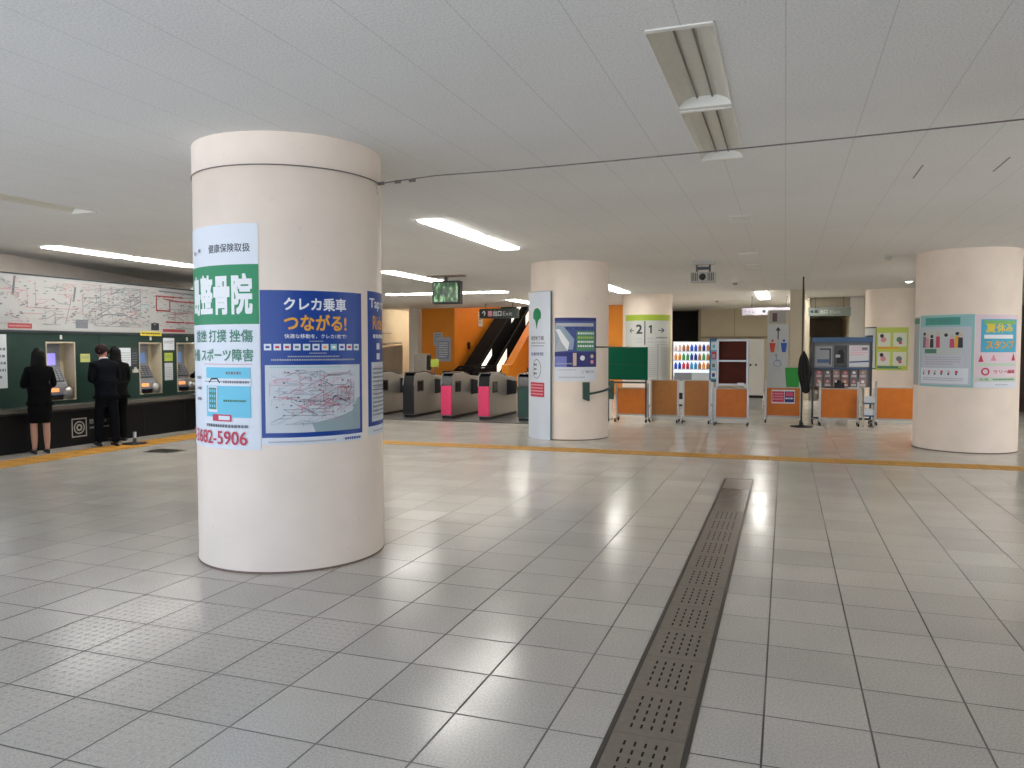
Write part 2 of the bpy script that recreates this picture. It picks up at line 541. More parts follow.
class Sheet:
    """a printed sheet laid out flat in (u to the right, v up) metres, w = lift off the sheet.
    It is then bent round a column or set flat against a wall."""
    GAP = 0.0003
    def __init__(s, w, h, base, thick=0.002):
        s.mb = MB(); s.w = w; s.h = h; s.lv = 0; s.thick = thick
        s.mb.box(0, w, 0, h, 0, thick, base)
    def up(s):
        s.lv += 1
        return s.thick+s.lv*s.GAP
    def rect(s, u0, v0, u1, v1, m, lift=True):
        w = s.up() if lift else s.thick+s.lv*s.GAP
        s.mb.face([(u0, v0, w), (u1, v0, w), (u1, v1, w), (u0, v1, w)], m)
    def poly(s, pts, m):
        w = s.up()
        s.mb.face([(p[0], p[1], w) for p in pts], m)
    def disc(s, u, v, r, m, rv=None, seg=20, lift=True):
        w = s.up() if lift else s.thick+s.lv*s.GAP
        rv = rv or r
        s.mb.face([(u+r*math.cos(2*PI*k/seg), v+rv*math.sin(2*PI*k/seg), w) for k in range(seg)], m)
    def ring(s, u, v, r, t, m, rv=None, seg=24):
        w = s.up(); rv = rv or r
        for k in range(seg):
            a, b = 2*PI*k/seg, 2*PI*(k+1)/seg
            s.mb.face([(u+(r-t)*math.cos(a), v+(rv-t)*math.sin(a), w), (u+r*math.cos(a), v+rv*math.sin(a), w),
                       (u+r*math.cos(b), v+rv*math.sin(b), w), (u+(r-t)*math.cos(b), v+(rv-t)*math.sin(b), w)], m)
    def line(s, pts, t, m, lift=True):
        w = s.up() if lift else s.thick+s.lv*s.GAP
        for a, b in zip(pts, pts[1:]):
            a = Vector(a); b = Vector(b)
            d = (b-a)
            if d.length < 1e-6: continue
            d.normalize()
            n = Vector((-d.y, d.x))*t/2
            e = d*t/2
            q = [a-e-n, b+e-n, b+e+n, a-e+n]
            s.mb.face([(p.x, p.y, w) for p in q], m)
    def text(s, body, u, v, h, m, w=None, align='l', bold=0.0, lift=True):
        """v = baseline; h = height of the glyphs; w = forced total width"""
        vs, fs = text_mesh(body, 0.0)
        if not vs: return
        x0 = min(p[0] for p in vs); x1 = max(p[0] for p in vs)
        y0 = min(p[1] for p in vs); y1 = max(p[1] for p in vs)
        sy = h/(y1-y0)
        sx = (w/(x1-x0)) if w else sy
        W = (x1-x0)*sx
        off = {'l': 0, 'c': -W/2, 'r': -W}[align]
        z = s.up() if lift else s.thick+s.lv*s.GAP
        bx, by = bold*sx*.8, bold*sy*.8
        offs = [(0, 0)] if not bold else [(-bx, -by), (bx, -by), (-bx, by), (bx, by)]
        if bold > .035: offs += [(-bx, 0), (bx, 0), (0, by), (0, -by)]
        for q_, (ox_, oy_) in enumerate(offs):
            s.mb.raw([(u+off+(p[0]-x0)*sx+ox_, v+(p[1]-y0)*sy+oy_, z+q_*.0001) for p in vs], fs, m)
        if len(offs) > 4: s.lv += 2
        elif len(offs) > 1: s.lv += 1
    def greek(s, u0, u1, v, h, m, rows=1, gap=None):
        """unreadable small print as rows of little dashes"""
        z = s.up()
        gap = gap or h*1.9
        for r in range(rows):
            u = u0
            end = u1 - (random.random()*0.25*(u1-u0) if r == rows-1 and rows > 1 else 0)
            while u < end:
                L = h*random.uniform(0.6, 1.3)
                s.mb.face([(u, v-r*gap, z), (min(u+L, u1), v-r*gap, z), (min(u+L, u1), v-r*gap+h, z), (u, v-r*gap+h, z)], m)
                u += L+h*0.35
    def _finish(s, name, fn, loc, rotz=0, parent=None, cut=None):
        mb = s.mb
        me = bpy.data.meshes.new(name)
        me.from_pydata(mb.v, [], mb.f)
        for m in mb.mats: me.materials.append(m)
        me.polygons.foreach_set('material_index', mb.mi)
        bm = bmesh.new(); bm.from_mesh(me)
        if cut:
            u = cut
            while u < s.w:
                bmesh.ops.bisect_plane(bm, geom=bm.verts[:]+bm.edges[:]+bm.faces[:], plane_co=(u, 0, 0), plane_no=(1, 0, 0))
                u += cut
        for v in bm.verts:
            v.co = Vector(fn(v.co.x, v.co.y, v.co.z))
        bm.to_mesh(me); bm.free(); me.update()
        o = bpy.data.objects.new(name, me)
        COL.objects.link(o)
        o.location = loc
        o.rotation_euler = (0, 0, rotz)
        if parent: o.parent = parent
        return o
    def bent(s, name, c, R, phi0, z0, parent=None, cut=0.03):
        """wrap round the column at c with radius R, left edge at angle phi0 (degrees)"""
        p0 = math.radians(phi0)
        mid = p0+s.w/R/2
        ox, oy = c[0]+R*math.cos(mid), c[1]+R*math.sin(mid)
        def fn(u, v, w):
            a = p0+u/R
            return (c[0]+(R+w+0.001)*math.cos(a)-ox, c[1]+(R+w+0.001)*math.sin(a)-oy, v)
        return s._finish(name, fn, (ox, oy, z0), 0, parent, cut)
    def flat(s, name, loc, facing, parent=None):
        """facing: 'S' looks toward -y (camera), 'E' looks toward +x. loc = lower left corner"""
        if facing == 'S':
            fn = lambda u, v, w: (u, -w, v)
        elif facing == 'E':
            fn = lambda u, v, w: (w, u, v)
        return s._finish(name, fn, loc, 0, parent)

# ------------------------------------------------------------------ the setting
HC = 3.2
def struct(mb, name, **k):
    return mb.build(name, kind='structure', **k)
mb = MB()
mb.box(-18, 11, -2, 47, -0.12, 0, FLOOR)
struct(mb, 'floor')

# lamps: (x0, x1, y0, y1, lit)  each is one recessed two-tube unit
LAMPS = [(-0.68, -0.34, 3.87, 5.21, 0), (-0.68, -0.34, 5.25, 6.68, 0),
         (-4.22, -3.90, 8.52, 10.0, 1), (-4.22, -3.90, 10.04, 11.52, 1),
         (-10.72, -10.40, 8.85, 10.4, 1), (-10.72, -10.40, 10.44, 12.0, 1),
         (-7.76, -7.42, 4.0, 5.42, 0), (-7.76, -7.42, 5.46, 6.88, 0),
         (-7.76, -7.44, 14.0, 15.4, 1), (-7.76, -7.44, 15.44, 16.85, 1),
         (-10.9, -9.15, 20.0, 20.36, 1), (-9.1, -7.2, 20.0, 20.36, 1),
         (-8.46, -8.12, 23.5, 26.2, 1),
         (-4.42, -4.1, 18.75, 20.2, 1), (-4.42, -4.1, 20.24, 21.7, 1),
         (-0.82, -0.48, 22.5, 24.2, 1), (-0.82, -0.48, 24.24, 25.95, 1),
         (3.0, 3.32, 5.0, 7.8, 1), (6.2, 6.52, 3.0, 8.0, 1), (6.2, 6.52, 11.0, 17.0, 1), (0.17, 0.45, 24.0, 29.5, 1), (3.0, 3.3, 15.7, 19.8, 1),  # this row and the next: lamps added out of view to balance brightness
         (-4.3, -3.98, 15.0, 17.6, 1), (-4.4, -4.08, 24.2, 27.0, 1), (-7.76, -7.44, 8.9, 11.9, 1)]  # added lamps hidden behind columns, brightening the hall
WELL = (-12.2, -6.3, 28.0, 47.0)
def ceiling_grid():
    holes = [l[:4] for l in LAMPS]+[WELL]
    X0, X1, Y0, Y1 = -18, 11, -2, 47
    xs = sorted({X0, X1}|{h[0] for h in holes}|{h[1] for h in holes})
    ys = sorted({Y0, Y1}|{h[2] for h in holes}|{h[3] for h in holes})
    mb = MB()
    for i in range(len(xs)-1):
        for j in range(len(ys)-1):
            cx, cy = (xs[i]+xs[i+1])/2, (ys[j]+ys[j+1])/2
            if any(h[0] < cx < h[1] and h[2] < cy < h[3] for h in holes): continue
            mb.face([(xs[i], ys[j], HC), (xs[i], ys[j+1], HC), (xs[i+1], ys[j+1], HC), (xs[i+1], ys[j], HC)], CEIL)
    o = struct(mb, 'ceiling')
    mb = MB()
    for (a, b, c, d) in ((X0, WELL[0], Y0, Y1), (WELL[1], X1, Y0, Y1), (WELL[0], WELL[1], Y0, WELL[2])):
        mb.box(a, b, c, d, HC+0.4, HC+0.5, CEIL)
    mb.box(WELL[0]-.2, WELL[1]+.2, WELL[2]-.2, WELL[3], 8.0, 8.1, CEIL)
    o2 = struct(mb, 'ceiling_slab')
ceiling_grid()

def seg_wall(name, p, q, z0, z1, m, t=0.15):
    """upright wall from p to q, thickness t on its left"""
    p = Vector(p); q = Vector(q)
    d = (q-p).normalized()
    n = Vector((-d.y, d.x))*t
    mb = MB()
    mb.prism([tuple(p), tuple(q), tuple(q+n), tuple(p+n)], 'z', z0, z1, m)
    return struct(mb, name)
# left side: an angled upper wall behind the machine booth, then a beige passage wall
seg_wall('wall_left', (-11.85, 5.2), (-11.97, 9.0), 0, HC+.4, WALLGREY)
seg_wall('wall_left', (-11.97, 9.0), (-13.0, 12.1), 0, HC+.4, WALLGREY)
seg_wall('wall_left', (-13.0, 12.1), (-14.5, 16.3), 0, HC+.4, WALLGREY)
seg_wall('wall_left_passage', (-14.25, 16.6), (-15.3, 31), 0, HC+.4, BEIGE)
seg_wall('wall_left_step', (-14.7, 16.75), (-14.25, 16.6), 0, HC+.4, BEIGE)
mb = MB(); mb.box(-15.5, -13.6, 31, 31.2, 0, HC+.4, BEIGE); struct(mb, 'wall_passage_end')
seg_wall('wall_left_front', (-13, 5.2), (-11.85, 5.2), 0, HC+.4, WALLGREY)
# orange end wall left of the escalator well, with a pale pillar at its corner
mb = MB(); mb.box(-13.6, -12.2, 28, 28.2, 0, HC+.4, ORANGE); struct(mb, 'wall_orange_end')
mb = MB(); mb.box(-13.97, -13.6, 27.6, 28.1, 0, HC, OFFWHITE); struct(mb, 'trim_1', bevel=.01)
mb = MB(); mb.box(-12.4, -12.2, 28.2, 47, 0, 8, ORANGE); struct(mb, 'wall_well_left')
mb = MB(); mb.box(-6.3, -6.1, 28.2, 47, 0, 8, ORANGE); struct(mb, 'wall_well_right')
mb = MB(); mb.box(-12.4, -6.1, 46.8, 47, 0, 8, ORANGE); struct(mb, 'wall_well_end')
mb = MB(); mb.box(-12.2, -6.3, 27.9, 28.0, HC, 8, BEIGE); struct(mb, 'wall_well_upstand')
# back wall right of the stairs
mb = MB()
mb.box(-6.3, -4.55, 28.0, 28.2, 0, HC+.4, ORANGE)
mb.box(-4.55, -3.35, 32.5, 32.7, 0, 0.5, DARKV)
mb.box(-4.7, -4.55, 28.0, 32.7, 0, HC+.4, BEIGE_D)
mb.box(-4.55, -3.35, 33.6, 33.7, 0, HC+.4, DARKV)
mb.box(-3.35, 0.6, 32.5, 32.7, 0, HC+.4, BEIGE)
mb.box(-3.35, 0.6, 32.44, 32.5, 2.02, 2.1, BEIGE_D)
mb.box(-3.35, -3.25, 32.46, 32.5, 0, HC, BEIGE_D)
mb.box(-1.95, -1.93, 32.48, 32.5, 2.1, HC, BEIGE_D)
struct(mb, 'wall_back')
mb = MB(); mb.box(-3.45, -3.35, 32.7, 33.6, 0, HC+.4, DARKV); struct(mb, 'wall_back_reveal')
# corridor on the right of the toilets pillar
mb = MB(); mb.box(0.55, 0.7, 26.0, 44, 0, HC, BEIGE); struct(mb, 'wall_corridor_left')
mb = MB(); mb.box(2.25, 9, 26.2, 26.4, 0, HC+.4, BEIGE); mb.box(2.25, 2.4, 26.4, 44, 0, HC, BEIGE); struct(mb, 'wall_corridor_right')
mb = MB(); mb.box(0.5, 2.5, 36, 36.2, 0, HC, BEIGE_D); mb.box(0.72, 1.5, 35.9, 36, 0, 2.1, WALLGREY); struct(mb, 'wall_corridor_end')
mb = MB(); mb.box(1.86, 2.25, 26.0, 26.4, 0, HC, OFFWHITE); struct(mb, 'trim_2', bevel=.01)
mb = MB(); mb.box(0.7, 1.86, 26.1, 26.3, 2.92, HC, BEIGE_D); struct(mb, 'trim_3')
mb = MB(); mb.box(0.7, 2.25, 26.42, 36, 2.9, 3.0, OFFWHITE); struct(mb, 'ceiling_corridor')
mb = MB(); mb.box(0.1, 0.48, 22.2, 22.8, 0, HC, BEIGE); mb.box(-0.46, 0.1, 22.2, 22.4, 0, 2.66, BEIGE); struct(mb, 'wall_toilet_pillar', bevel=.01)
# right wall (only a dark strip of it shows)
mb = MB()
mb.box(9, 9.2, 12, 26.4, 0, HC+.4, BEIGE_D)
mb.box(9, 9.2, -2, 6, 0, HC+.4, BEIGE_D)
struct(mb, 'wall_right')
# rear wall has a wide street opening; only its right end is closed
mb = MB(); mb.box(1, 9, -2.2, -2, 0, HC+.4, BEIGE_D)
struct(mb, 'wall_rear')
mb = MB()
mb.box(-14.7, -14.62, 24.6, 27.4, 2.2, 2.24, BEIGE_D)
struct(mb, 'trim_4')

# tactile guide paving: along the machines, then across the hall
def tactile():
    mb = MB()
    s = 0.05
    def tile(cx, cy, w, along):
        h = w/2-0.004
        mb.box(cx-h, cx+h, cy-h, cy+h, -0.002, 0.003, TACT)
        n = 4
        for k in range(n):
            o = -w/2+w*(k+.5)/n
            if along == 'y': mb.box(cx+o-.012, cx+o+.012, cy-h+.02, cy+h-.02, .003, .007, TACT)
            else: mb.box(cx-h, cx+h, cy+o-.016, cy+o+.016, .003, .0045, TACT)
    y = 3.0
    while y < 12.3:
        for x in (-10.62, -10.3): tile(x, y, .32, 'y')
        y += .32
    x = -9.96
    while x < 8.6:
        yc = 12.08 + 0.022*(x+6.3)
        for k in (-.115, .115): tile(x, yc+k*1.0, .23, 'x')
        x += .23
    return mb
struct(tactile(), 'trim_5')
mb = MB(); mb.box(-10.4, -5.0, 16.0, 18.9, 0, .012, mat('gate_floor_pad', (92, 90, 88), .4, noise=.1)); struct(mb, 'trim_6')

# ------------------------------------------------------------------ columns
def column(name, c, r, band=True):
    mb = MB()
    prof = [(r+.002, 0), (r+.004, .015), (r, .03), (r, 2.955), (r-.006, 2.96), (r-.006, 2.975), (r+.002, 2.98), (r+.002, HC)]
    if not band: prof = [(r+.002, 0), (r+.004, .015), (r, .03), (r, HC)]
    mb.lathe(prof, (0, 0, 0), COLM, seg=96, cap=False)
    mb.lathe([(r+.005, .0), (r+.0055, .014), (r+.003, .016)], (0, 0, 0), mat('foot_ring_brown', (126, 104, 92), .8), seg=96, cap=False)  # thin darker brown ring round the column foot
    o = mb.build(name, loc=(c[0], c[1], 0))
    o['kind'] = 'structure'
    return o
C1, R1 = (-3.8, 5.403), .728
C2, R2 = (-3.798, 14.076), .719
C3, R3 = (-3.86, 23.1), .72
C4, R4 = (2.794, 14.531), .754
C5, R5 = (2.75, 23.2), .72
C6, R6 = (2.8, 5.35), .728
column('wall_column_near', C1, R1)
column('wall_column_middle', C2, R2, False)
column('wall_column_far', C3, R3, False)
column('wall_column_right', C4, R4, False)
column('wall_column_far_right', C5, R5, False)
column('wall_column_beside', C6, R6)

# ------------------------------------------------------------------ lamps
def lamp(x0, x1, y0, y1, lit, label):
    cx, cy = (x0+x1)/2, (y0+y1)/2
    t = thing('ceiling_light', label, 'ceiling light', (cx, cy, HC), 0, None)
    hx, hy = (x1-x0)/2, (y1-y0)/2
    along_y = hy > hx
    mb = MB()
    D = 0.06
    # reflector trough with sloping long sides and upright ends
    if along_y:
        prof = [(-hx, .0), (-hx+.035, D*.6), (-hx*.45, D), (hx*.45, D), (hx-.035, D*.6), (hx, .0)]
        for a, b in zip(prof, prof[1:]):
            mb.face([(a[0], -hy, a[1]), (a[0], hy, a[1]), (b[0], hy, b[1]), (b[0], -hy, b[1])], REFLECTOR)
    else:
        prof = [(-hy, .0), (-hy+.035, D*.6), (-hy*.45, D), (hy*.45, D), (hy-.035, D*.6), (hy, .0)]
        for a, b in zip(prof, prof[1:]):
            mb.face([(-hx, a[0], a[1]), (hx, a[0], a[1]), (hx, b[0], b[1]), (-hx, b[0], b[1])], REFLECTOR)
    mb.build('reflector', t)
    mb = MB()
    if along_y:
        for sg in (-1, 1):
            e = sg*hy
            mb.box(-hx, hx, min(e, e-sg*.035), max(e, e-sg*.035), -.008, D, LAMPWHITE)
            mb.box(sg*hx-.008 if sg > 0 else -hx, hx if sg > 0 else -hx+.008, -hy, hy, -.006, .012, LAMPWHITE)
    else:
        for sg in (-1, 1):
            e = sg*hx
            mb.box(min(e, e-sg*.035), max(e, e-sg*.035), -hy, hy, -.008, D, LAMPWHITE)
            mb.box(-hx, hx, hy-.008 if sg > 0 else -hy, hy if sg > 0 else -hy+.008, -.006, .012, LAMPWHITE)
    mb.build('frame', t)
    if lit:
        mb = MB()
        if along_y: mb.box(-hx+.012, hx-.012, -hy+.036, hy-.036, -.028, .03, LIT)
        else: mb.box(-hx+.036, hx-.036, -hy+.012, hy-.012, -.028, .03, LIT)
        mb.build('diffuser', t, bevel=.006)
    else:
        for s in (-1, 1):
            mb = MB()
            mb.tube([(s*hx*.28, -hy+.04, .052), (s*hx*.28, hy-.04, .052)], .006, mat('dark_tube_gap', (120, 112, 100), .4), 8)
            mb.build('tube', t)
    return t
LAMP_LABELS = ['unlit recessed twin-tube ceiling light nearest the camera, top centre right',
    'unlit recessed twin-tube ceiling light just beyond the nearest one, crossed by the wire',
    'nearer lit half of the bright ceiling light between the near column and the middle column',
    'farther lit half of the bright ceiling light between the near column and the middle column',
    'nearer lit ceiling light in the strip above the ticket machines, at the left end',
    'farther lit ceiling light in the strip above the ticket machines, ending at the column',
    'unlit ceiling light at the upper left edge, nearer of two end to end',
    'unlit ceiling light left of the near column, its white end cap showing',
    'lit ceiling light just right of the near column, touching its edge',
    'lit ceiling light running up to the hanging screen from the left',
    'left half of the lit strip light crossing the ceiling behind the hanging screen',
    'right half of the lit strip light crossing the ceiling behind the hanging screen',
    'small lit ceiling light above the dark hanging sign near the escalator',
    'lit ceiling light right of the middle column, the nearer unit',
    'lit ceiling light right of the middle column, the farther unit',
    'small lit square-looking ceiling light above the toilet pillar, nearer unit',
    'farther unit of the small lit ceiling light above the toilet pillar',
    'added fill lamp outside the picture, beside the hidden column at right',
    'added fill lamp outside the picture by the right wall, nearer',
    'added fill lamp outside the picture by the right wall, farther',
    'added fill lamp hidden behind the toilet pillar',
    'added fill lamp hidden behind the right column',
    'added fill lamp hidden behind the middle column',
    'added fill lamp hidden behind the far column with the platform sign',
    'added fill lamp hidden behind the near column']
for L, lab in zip(LAMPS, LAMP_LABELS):
    lamp(*L, lab)

def downlight(x, y, z, label, lit=True):
    mb = MB()
    mb.lathe([(0.075, -.002), (.085, -.012), (.1, -.004), (.1, 0)], (0, 0, 0), LAMPWHITE, 20, cap=False)
    mb.lathe([(0.0, -.04), (.05, -.03), (.078, -.006)], (0, 0, 0), LITSMALL if lit else HOLE, 20, cap=False)
    tag(mb.build('downlight', loc=(x, y, z)), label, 'ceiling light')
downlight(2.70, 20.3, HC, 'small round lit downlight beside the top of the right column')
mb = MB()
mb.box(-.25, .25, -.5, .5, -.04, 0, LAMPWHITE); mb.box(-.22, .22, -.47, .47, -.045, -.04, LIT)
tag(mb.build('ceiling_light', loc=(1.45, 31.0, 2.9)), 'flat lit ceiling light deep inside the right-hand corridor', 'ceiling light')

def vent(x, y, sx, sy, label, slats):
    t = thing('ceiling_vent', label, 'vent', (x, y, HC))
    mb = MB()
    h, k, w = sx/2, sy/2, .025
    mb.box(-h, h, -k, -k+w, -.012, 0, LAMPWHITE); mb.box(-h, h, k-w, k, -.012, 0, LAMPWHITE)
    mb.box(-h, -h+w, -k+w, k-w, -.012, 0, LAMPWHITE); mb.box(h-w, h, -k+w, k-w, -.012, 0, LAMPWHITE)
    mb.box(-h+w, h-w, -k+w, k-w, -.004, 0, GATEMETAL)
    mb.build('frame', t)
    mb = MB()
    for i in range(slats):
        yy = -k+w+(sy-2*w)*(i+.5)/slats
        mb.box(-h+w, h-w, yy-.012, yy+.004, -.012, -.004, LAMPWHITE)
    mb.build('grille', t)
vent(-.53, 9.8, .26, .5, 'pale square ceiling vent beyond the unlit ceiling lights', 5)
vent(-.60, 13.75, .34, .8, 'nearer of two pale grilles on the ceiling before the lit lamp', 6)
vent(-.62, 15.6, .34, .8, 'farther of two pale grilles on the ceiling before the lit lamp', 6)
def detector(x, y, label):
    mb = MB()
    mb.lathe([(.06, 0), (.06, -.02), (.045, -.045), (.02, -.06), (0, -.06)], (0, 0, 0), SILVERP, 20, cap=False)
    tag(mb.build('smoke_detector', loc=(x, y, HC)), label, 'smoke detector')
detector(1.63, 14.7, 'small round detector on the ceiling left of the right column')
detector(-1.16, 19.4, 'small round detector on the ceiling left of the lit square lamp')
detector(-2.15, 26.5, 'farthest small round detector on the ceiling before the beige back wall')
mb = MB(); mb.box(-.27, .27, -.006, .006, -.004, 0, mat('scuffed_seam', (150, 146, 142), .8)); o = mb.build('ceiling_slot', loc=(1.078, 7.73, HC), rotz=PI/2)
tag(o, 'short dark slot in the ceiling at upper right, the left one', 'slot')
o = copy_tree(o); o.location = (1.70, 7.66, HC); o['label'] = 'short dark slot in the ceiling at upper right, the right one'

# hanging equipment box on the ceiling, right of centre
t = thing('ceiling_projector', 'grey box unit hanging on a bracket below the ceiling near the middle', 'projector', (-1.42, 14.5, HC))
mb = MB(); mb.box(-.19, .19, -.1, .1, -.05, 0, SILVERP); mb.box(-.13, -.1, -.02, .02, -.20, -.05, GUNMETAL); mb.box(.1, .13, -.02, .02, -.20, -.05, GUNMETAL)
mb.box(-.12, .12, -.03, .03, -.14, -.09, GUNMETAL); mb.build('bracket', t)
mb = MB(); mb.box(-.21, .21, -.14, .14, -.37, -.19, GATEMETAL)
for k in range(4): mb.box(-.19+.03*k, -.175+.03*k, -.143, -.14, -.35, -.21, HOLE); mb.box(.09+.03*k, .105+.03*k, -.143, -.14, -.35, -.21, HOLE)
mb.build('housing', t, bevel=.006)
mb = MB(); mb.tube([(0, -.15, -.28), (0, -.13, -.28)], .06, BLACKGLOSS, 20); mb.build('lens', t)

# wire round the near column and off to the column at right
mb = MB()
pts = [(C1[0]+(R1+.006)*math.cos(math.radians(a)), C1[1]+(R1+.006)*math.sin(math.radians(a)), 2.962-.0) for a in range(-190, 16, 4)]
mb.tube(pts, .0045, WIREM, 6)
A = Vector(pts[-1]); B = Vector((C6[0]-R6-.0, 5.32, 3.0))
A2 = A+Vector((0, 0, .02))
mb.tube([A, A2+(B-A2)*.1]+[A2+(B-A2)*t_-Vector((0, 0, .02*math.sin(PI*t_))) for t_ in (.2, .35, .5, .65, .8, 1)], .0048, WIREM, 6)
for t_ in (.0, .03, .055): 
    p = A+(B-A)*t_; mb.tube([p, p+(B-A).normalized()*.05], .014, WIREM, 8)
mb.tube([A+Vector((.0, -.05, -.005)), A+Vector((-.01, 0, -.09))], .006, WIREM, 6)
tag(mb.build('wire'), 'thin dark wire looped round the near column and stretched across under the ceiling', 'wire')

# ------------------------------------------------------------------ floor drain
def drain():
    x0, x1 = -.70, -.345
    t = thing('floor_drain', 'long perforated steel drain channel running away across the tiled floor', 'drain', ((x0+x1)/2, 6.4, 0))
    hw = (x1-x0)/2
    y0, y1 = 2.0-6.4, 10.13-6.4
    mb = MB()
    for s in (-1, 1):
        mb.box(min(s*hw, s*(hw-.022)), max(s*hw, s*(hw-.022)), y0, y1, -.01, .005, DRAINF)
    mb.box(-hw, hw, y1-.015, y1, -.01, .005, DRAINF)
    mb.build('frame', t)
    n = 0
    yc = 3.459-6.4-.44*3
    k = 0
    while yc-.22 < y1-.02:
        a, b = yc-.219, min(yc+.219, y1-.017)
        mb = MB()
        mb.box(-hw+.024, hw-.024, a, b, -.01, .004, DRAINM if yc+6.4 < 8.2 or yc+6.4 > 9.3 else mat('polished_drain_steel', (150, 146, 140), .22, .8, noise=.1, nscale=10))
        if yc+6.4 < 8.2:
            for i in range(5):
                for j in range(5):
                    px, py = -.088+.044*i, yc-.14+.07*j
                    sw, sl = .0048, .019
                    mb.face([(px-sw, py-sl, .0045), (px+sw, py-sl, .0045), (px+sw, py+sl, .0045), (px-sw, py+sl, .0045)], HOLE)
        c = mb.build('cover_plate', t)
        yc += .44
drain()

# floor hatch and little stand by the machines
mb = MB()
mb.box(-.25, .25, -.2, .2, -.004, .004, DRAINF)
for i in range(6): mb.box(-.22+.075*i, -.19+.075*i, -.17, .17, .004, .006, HOLE)
tag(mb.build('floor_hatch', loc=(-9.38, 9.9, 0), rotz=0), 'dark square grating set in the tiles left of the near column', 'hatch')
mb = MB()
mb.lathe([(0, 0), (.2, 0), (.2, .012), (.03, .02), (.025, .2), (.0, .205)], (0, 0, 0), BLACK, 24, cap=False)
mb.lathe([(.028, .06), (.028, .2), (0, .205)], (0, 0, 0), ALU, 16, cap=False)
tag(mb.build('stand_base', loc=(-10.55, 10.45, .007)), 'low round black stand base with a short silver stub by the machines', 'stand')

# ------------------------------------------------------------------ posters on the near column
def map_lines(s, u0, v0, u1, v1, n, mats, t, seed, steps=4, dots=True):
    rnd = random.Random(seed)
    for i in range(n):
        u = u0+rnd.random()*(u1-u0); v = v0+rnd.random()*(v1-v0)
        pts = [(u, v)]
        for k in range(steps):
            L = rnd.uniform(.08, .3)*(u1-u0)
            d = rnd.choice([(1, 0), (-1, 0), (0, 1), (0, -1), (.7, .7), (.7, -.7), (1, 0), (-.7, -.7)])
            u = min(max(u+d[0]*L, u0), u1); v = min(max(v+d[1]*L*.5, v0), v1)
            pts.append((u, v))
        s.line(pts, t, rnd.choice(mats), lift=(i % 6 == 0))

# A: clinic poster
arcA = math.radians(70); W = R1*arcA
s = Sheet(W, 1.635, WHITE)
V = lambda z: z-.912
r = W                          # right edge
X = lambda phi: R1*math.radians(phi+142.5)
s.rect(0, V(1.825), W, V(2.255), INKG)
s.text('健康保険取扱', X(-107), V(2.345), .062, INKK, w=X(-77.2)-X(-107), bold=.012)
s.text('島整骨院', X(-130), V(1.905), .275, INKW, w=X(-76.6)-X(-130), bold=.045)
s.text('捻挫 打撲 挫傷', X(-125), V(1.695), .09, INKG2, w=X(-76.3)-X(-125), bold=.022)
s.text('外傷 スポーツ障害', X(-133), V(1.555), .09, INKG2, w=X(-76.3)-X(-133), bold=.022)
s.rect(X(-114), V(1.532), X(-77), V(1.536), INKPINK)
s.rect(X(-111.5), V(1.145), X(-78), V(1.51), INKSKY)
s.rect(X(-112), V(1.375), X(-77.6), V(1.43), WHITE)
s.greek(X(-94), X(-84), V(1.46), .02, INKGREY)
s.line([(X(-113), V(1.405)), (X(-78), V(1.405))], .004, INKK)
s.line([(X(-108), V(1.40)), (X(-106), V(1.425)), (X(-101), V(1.428)), (X(-99), V(1.40))], .012, INKK)
s.greek(X(-96), X(-79), V(1.395), .018, INKGREY)
s.rect(X(-109.5), V(1.18), X(-101), V(1.37), WHITE)
s.rect(X(-108.8), V(1.20), X(-101.8), V(1.36), INKG2)
for i in range(3):
    for j in range(4): s.rect(X(-108+2.1*i), V(1.215+.037*j), X(-106.8+2.1*i), V(1.235+.037*j), INKSKY, lift=(i+j == 0))
s.greek(X(-96), X(-81), V(1.26), .014, INKG2)
s.rect(X(-105), V(1.115), X(-90.5), V(1.165), INKR)
s.rect(X(-100), V(1.125), X(-91.5), V(1.155), WHITE)
s.greek(X(-111.5), X(-79.5), V(1.07), .022, INKGREY)
s.greek(X(-124), X(-118), V(1.42), .02, INKGREY, rows=3, gap=.08)
s.text('03-3682-5906', X(-141), V(.945), .098, INKR, w=X(-80.5)-X(-141), bold=.01)
s.disc(X(-117), V(2.375), .014, INKGREY); s.disc(X(-124), V(2.36), .014, INKGREY)
o = s.bent('poster', C1, R1, -142.5, .912)
tag(o, 'white and green clinic poster with red phone number on the near column', 'poster')

# B: blue fare card poster
phiB0, phiB1 = -72.0, -9.6
W = R1*math.radians(phiB1-phiB0)
s = Sheet(W, 1.122, WHITE)
V = lambda z: z-.947
X = lambda phi: R1*math.radians(phi-phiB0)
s.rect(0, V(1.0), W, V(2.069), INKB)
s.text('クレカ乗車', X(-58.6), V(1.925), .092, INKW, w=X(-22)-X(-58.6), bold=.03)
s.text('つながる!', X(-58.6), V(1.78), .115, INKO, w=X(-22)-X(-58.6), bold=.03)
s.text('快適な移動を、クレカ1枚で!', X(-58.6), V(1.722), .032, INKW, w=X(-22)-X(-58.6), bold=.01)
s.greek(X(-45), X(-37), V(1.697), .008, INKPALE)
mm = [WHITE, INKPINK, WHITE, INKW, PAPERMAP, INKSKY, PAPERMAP, INKTEAL, WHITE, INKPINK, INKSKY]
for i, m_ in enumerate(mm):
    u = X(-70+5.35*i)
    s.rect(u, V(1.635), u+.052, V(1.682), m_ if i in (7,) else WHITE, lift=(i == 0))
for i, m_ in enumerate(mm):
    u = X(-70+5.35*i)
    s.rect(u+.012, V(1.65), u+.04, V(1.667), [INKB, INKR, INKR, INKGREY, INKG, INKB, INKO, INKW, INKB, INKR, INKG2][i], lift=(i == 0))
s.greek(X(-45), X(-35), V(1.61), .008, INKPALE)
s.greek(X(-57), X(-27), V(1.585), .010, INKPALE)
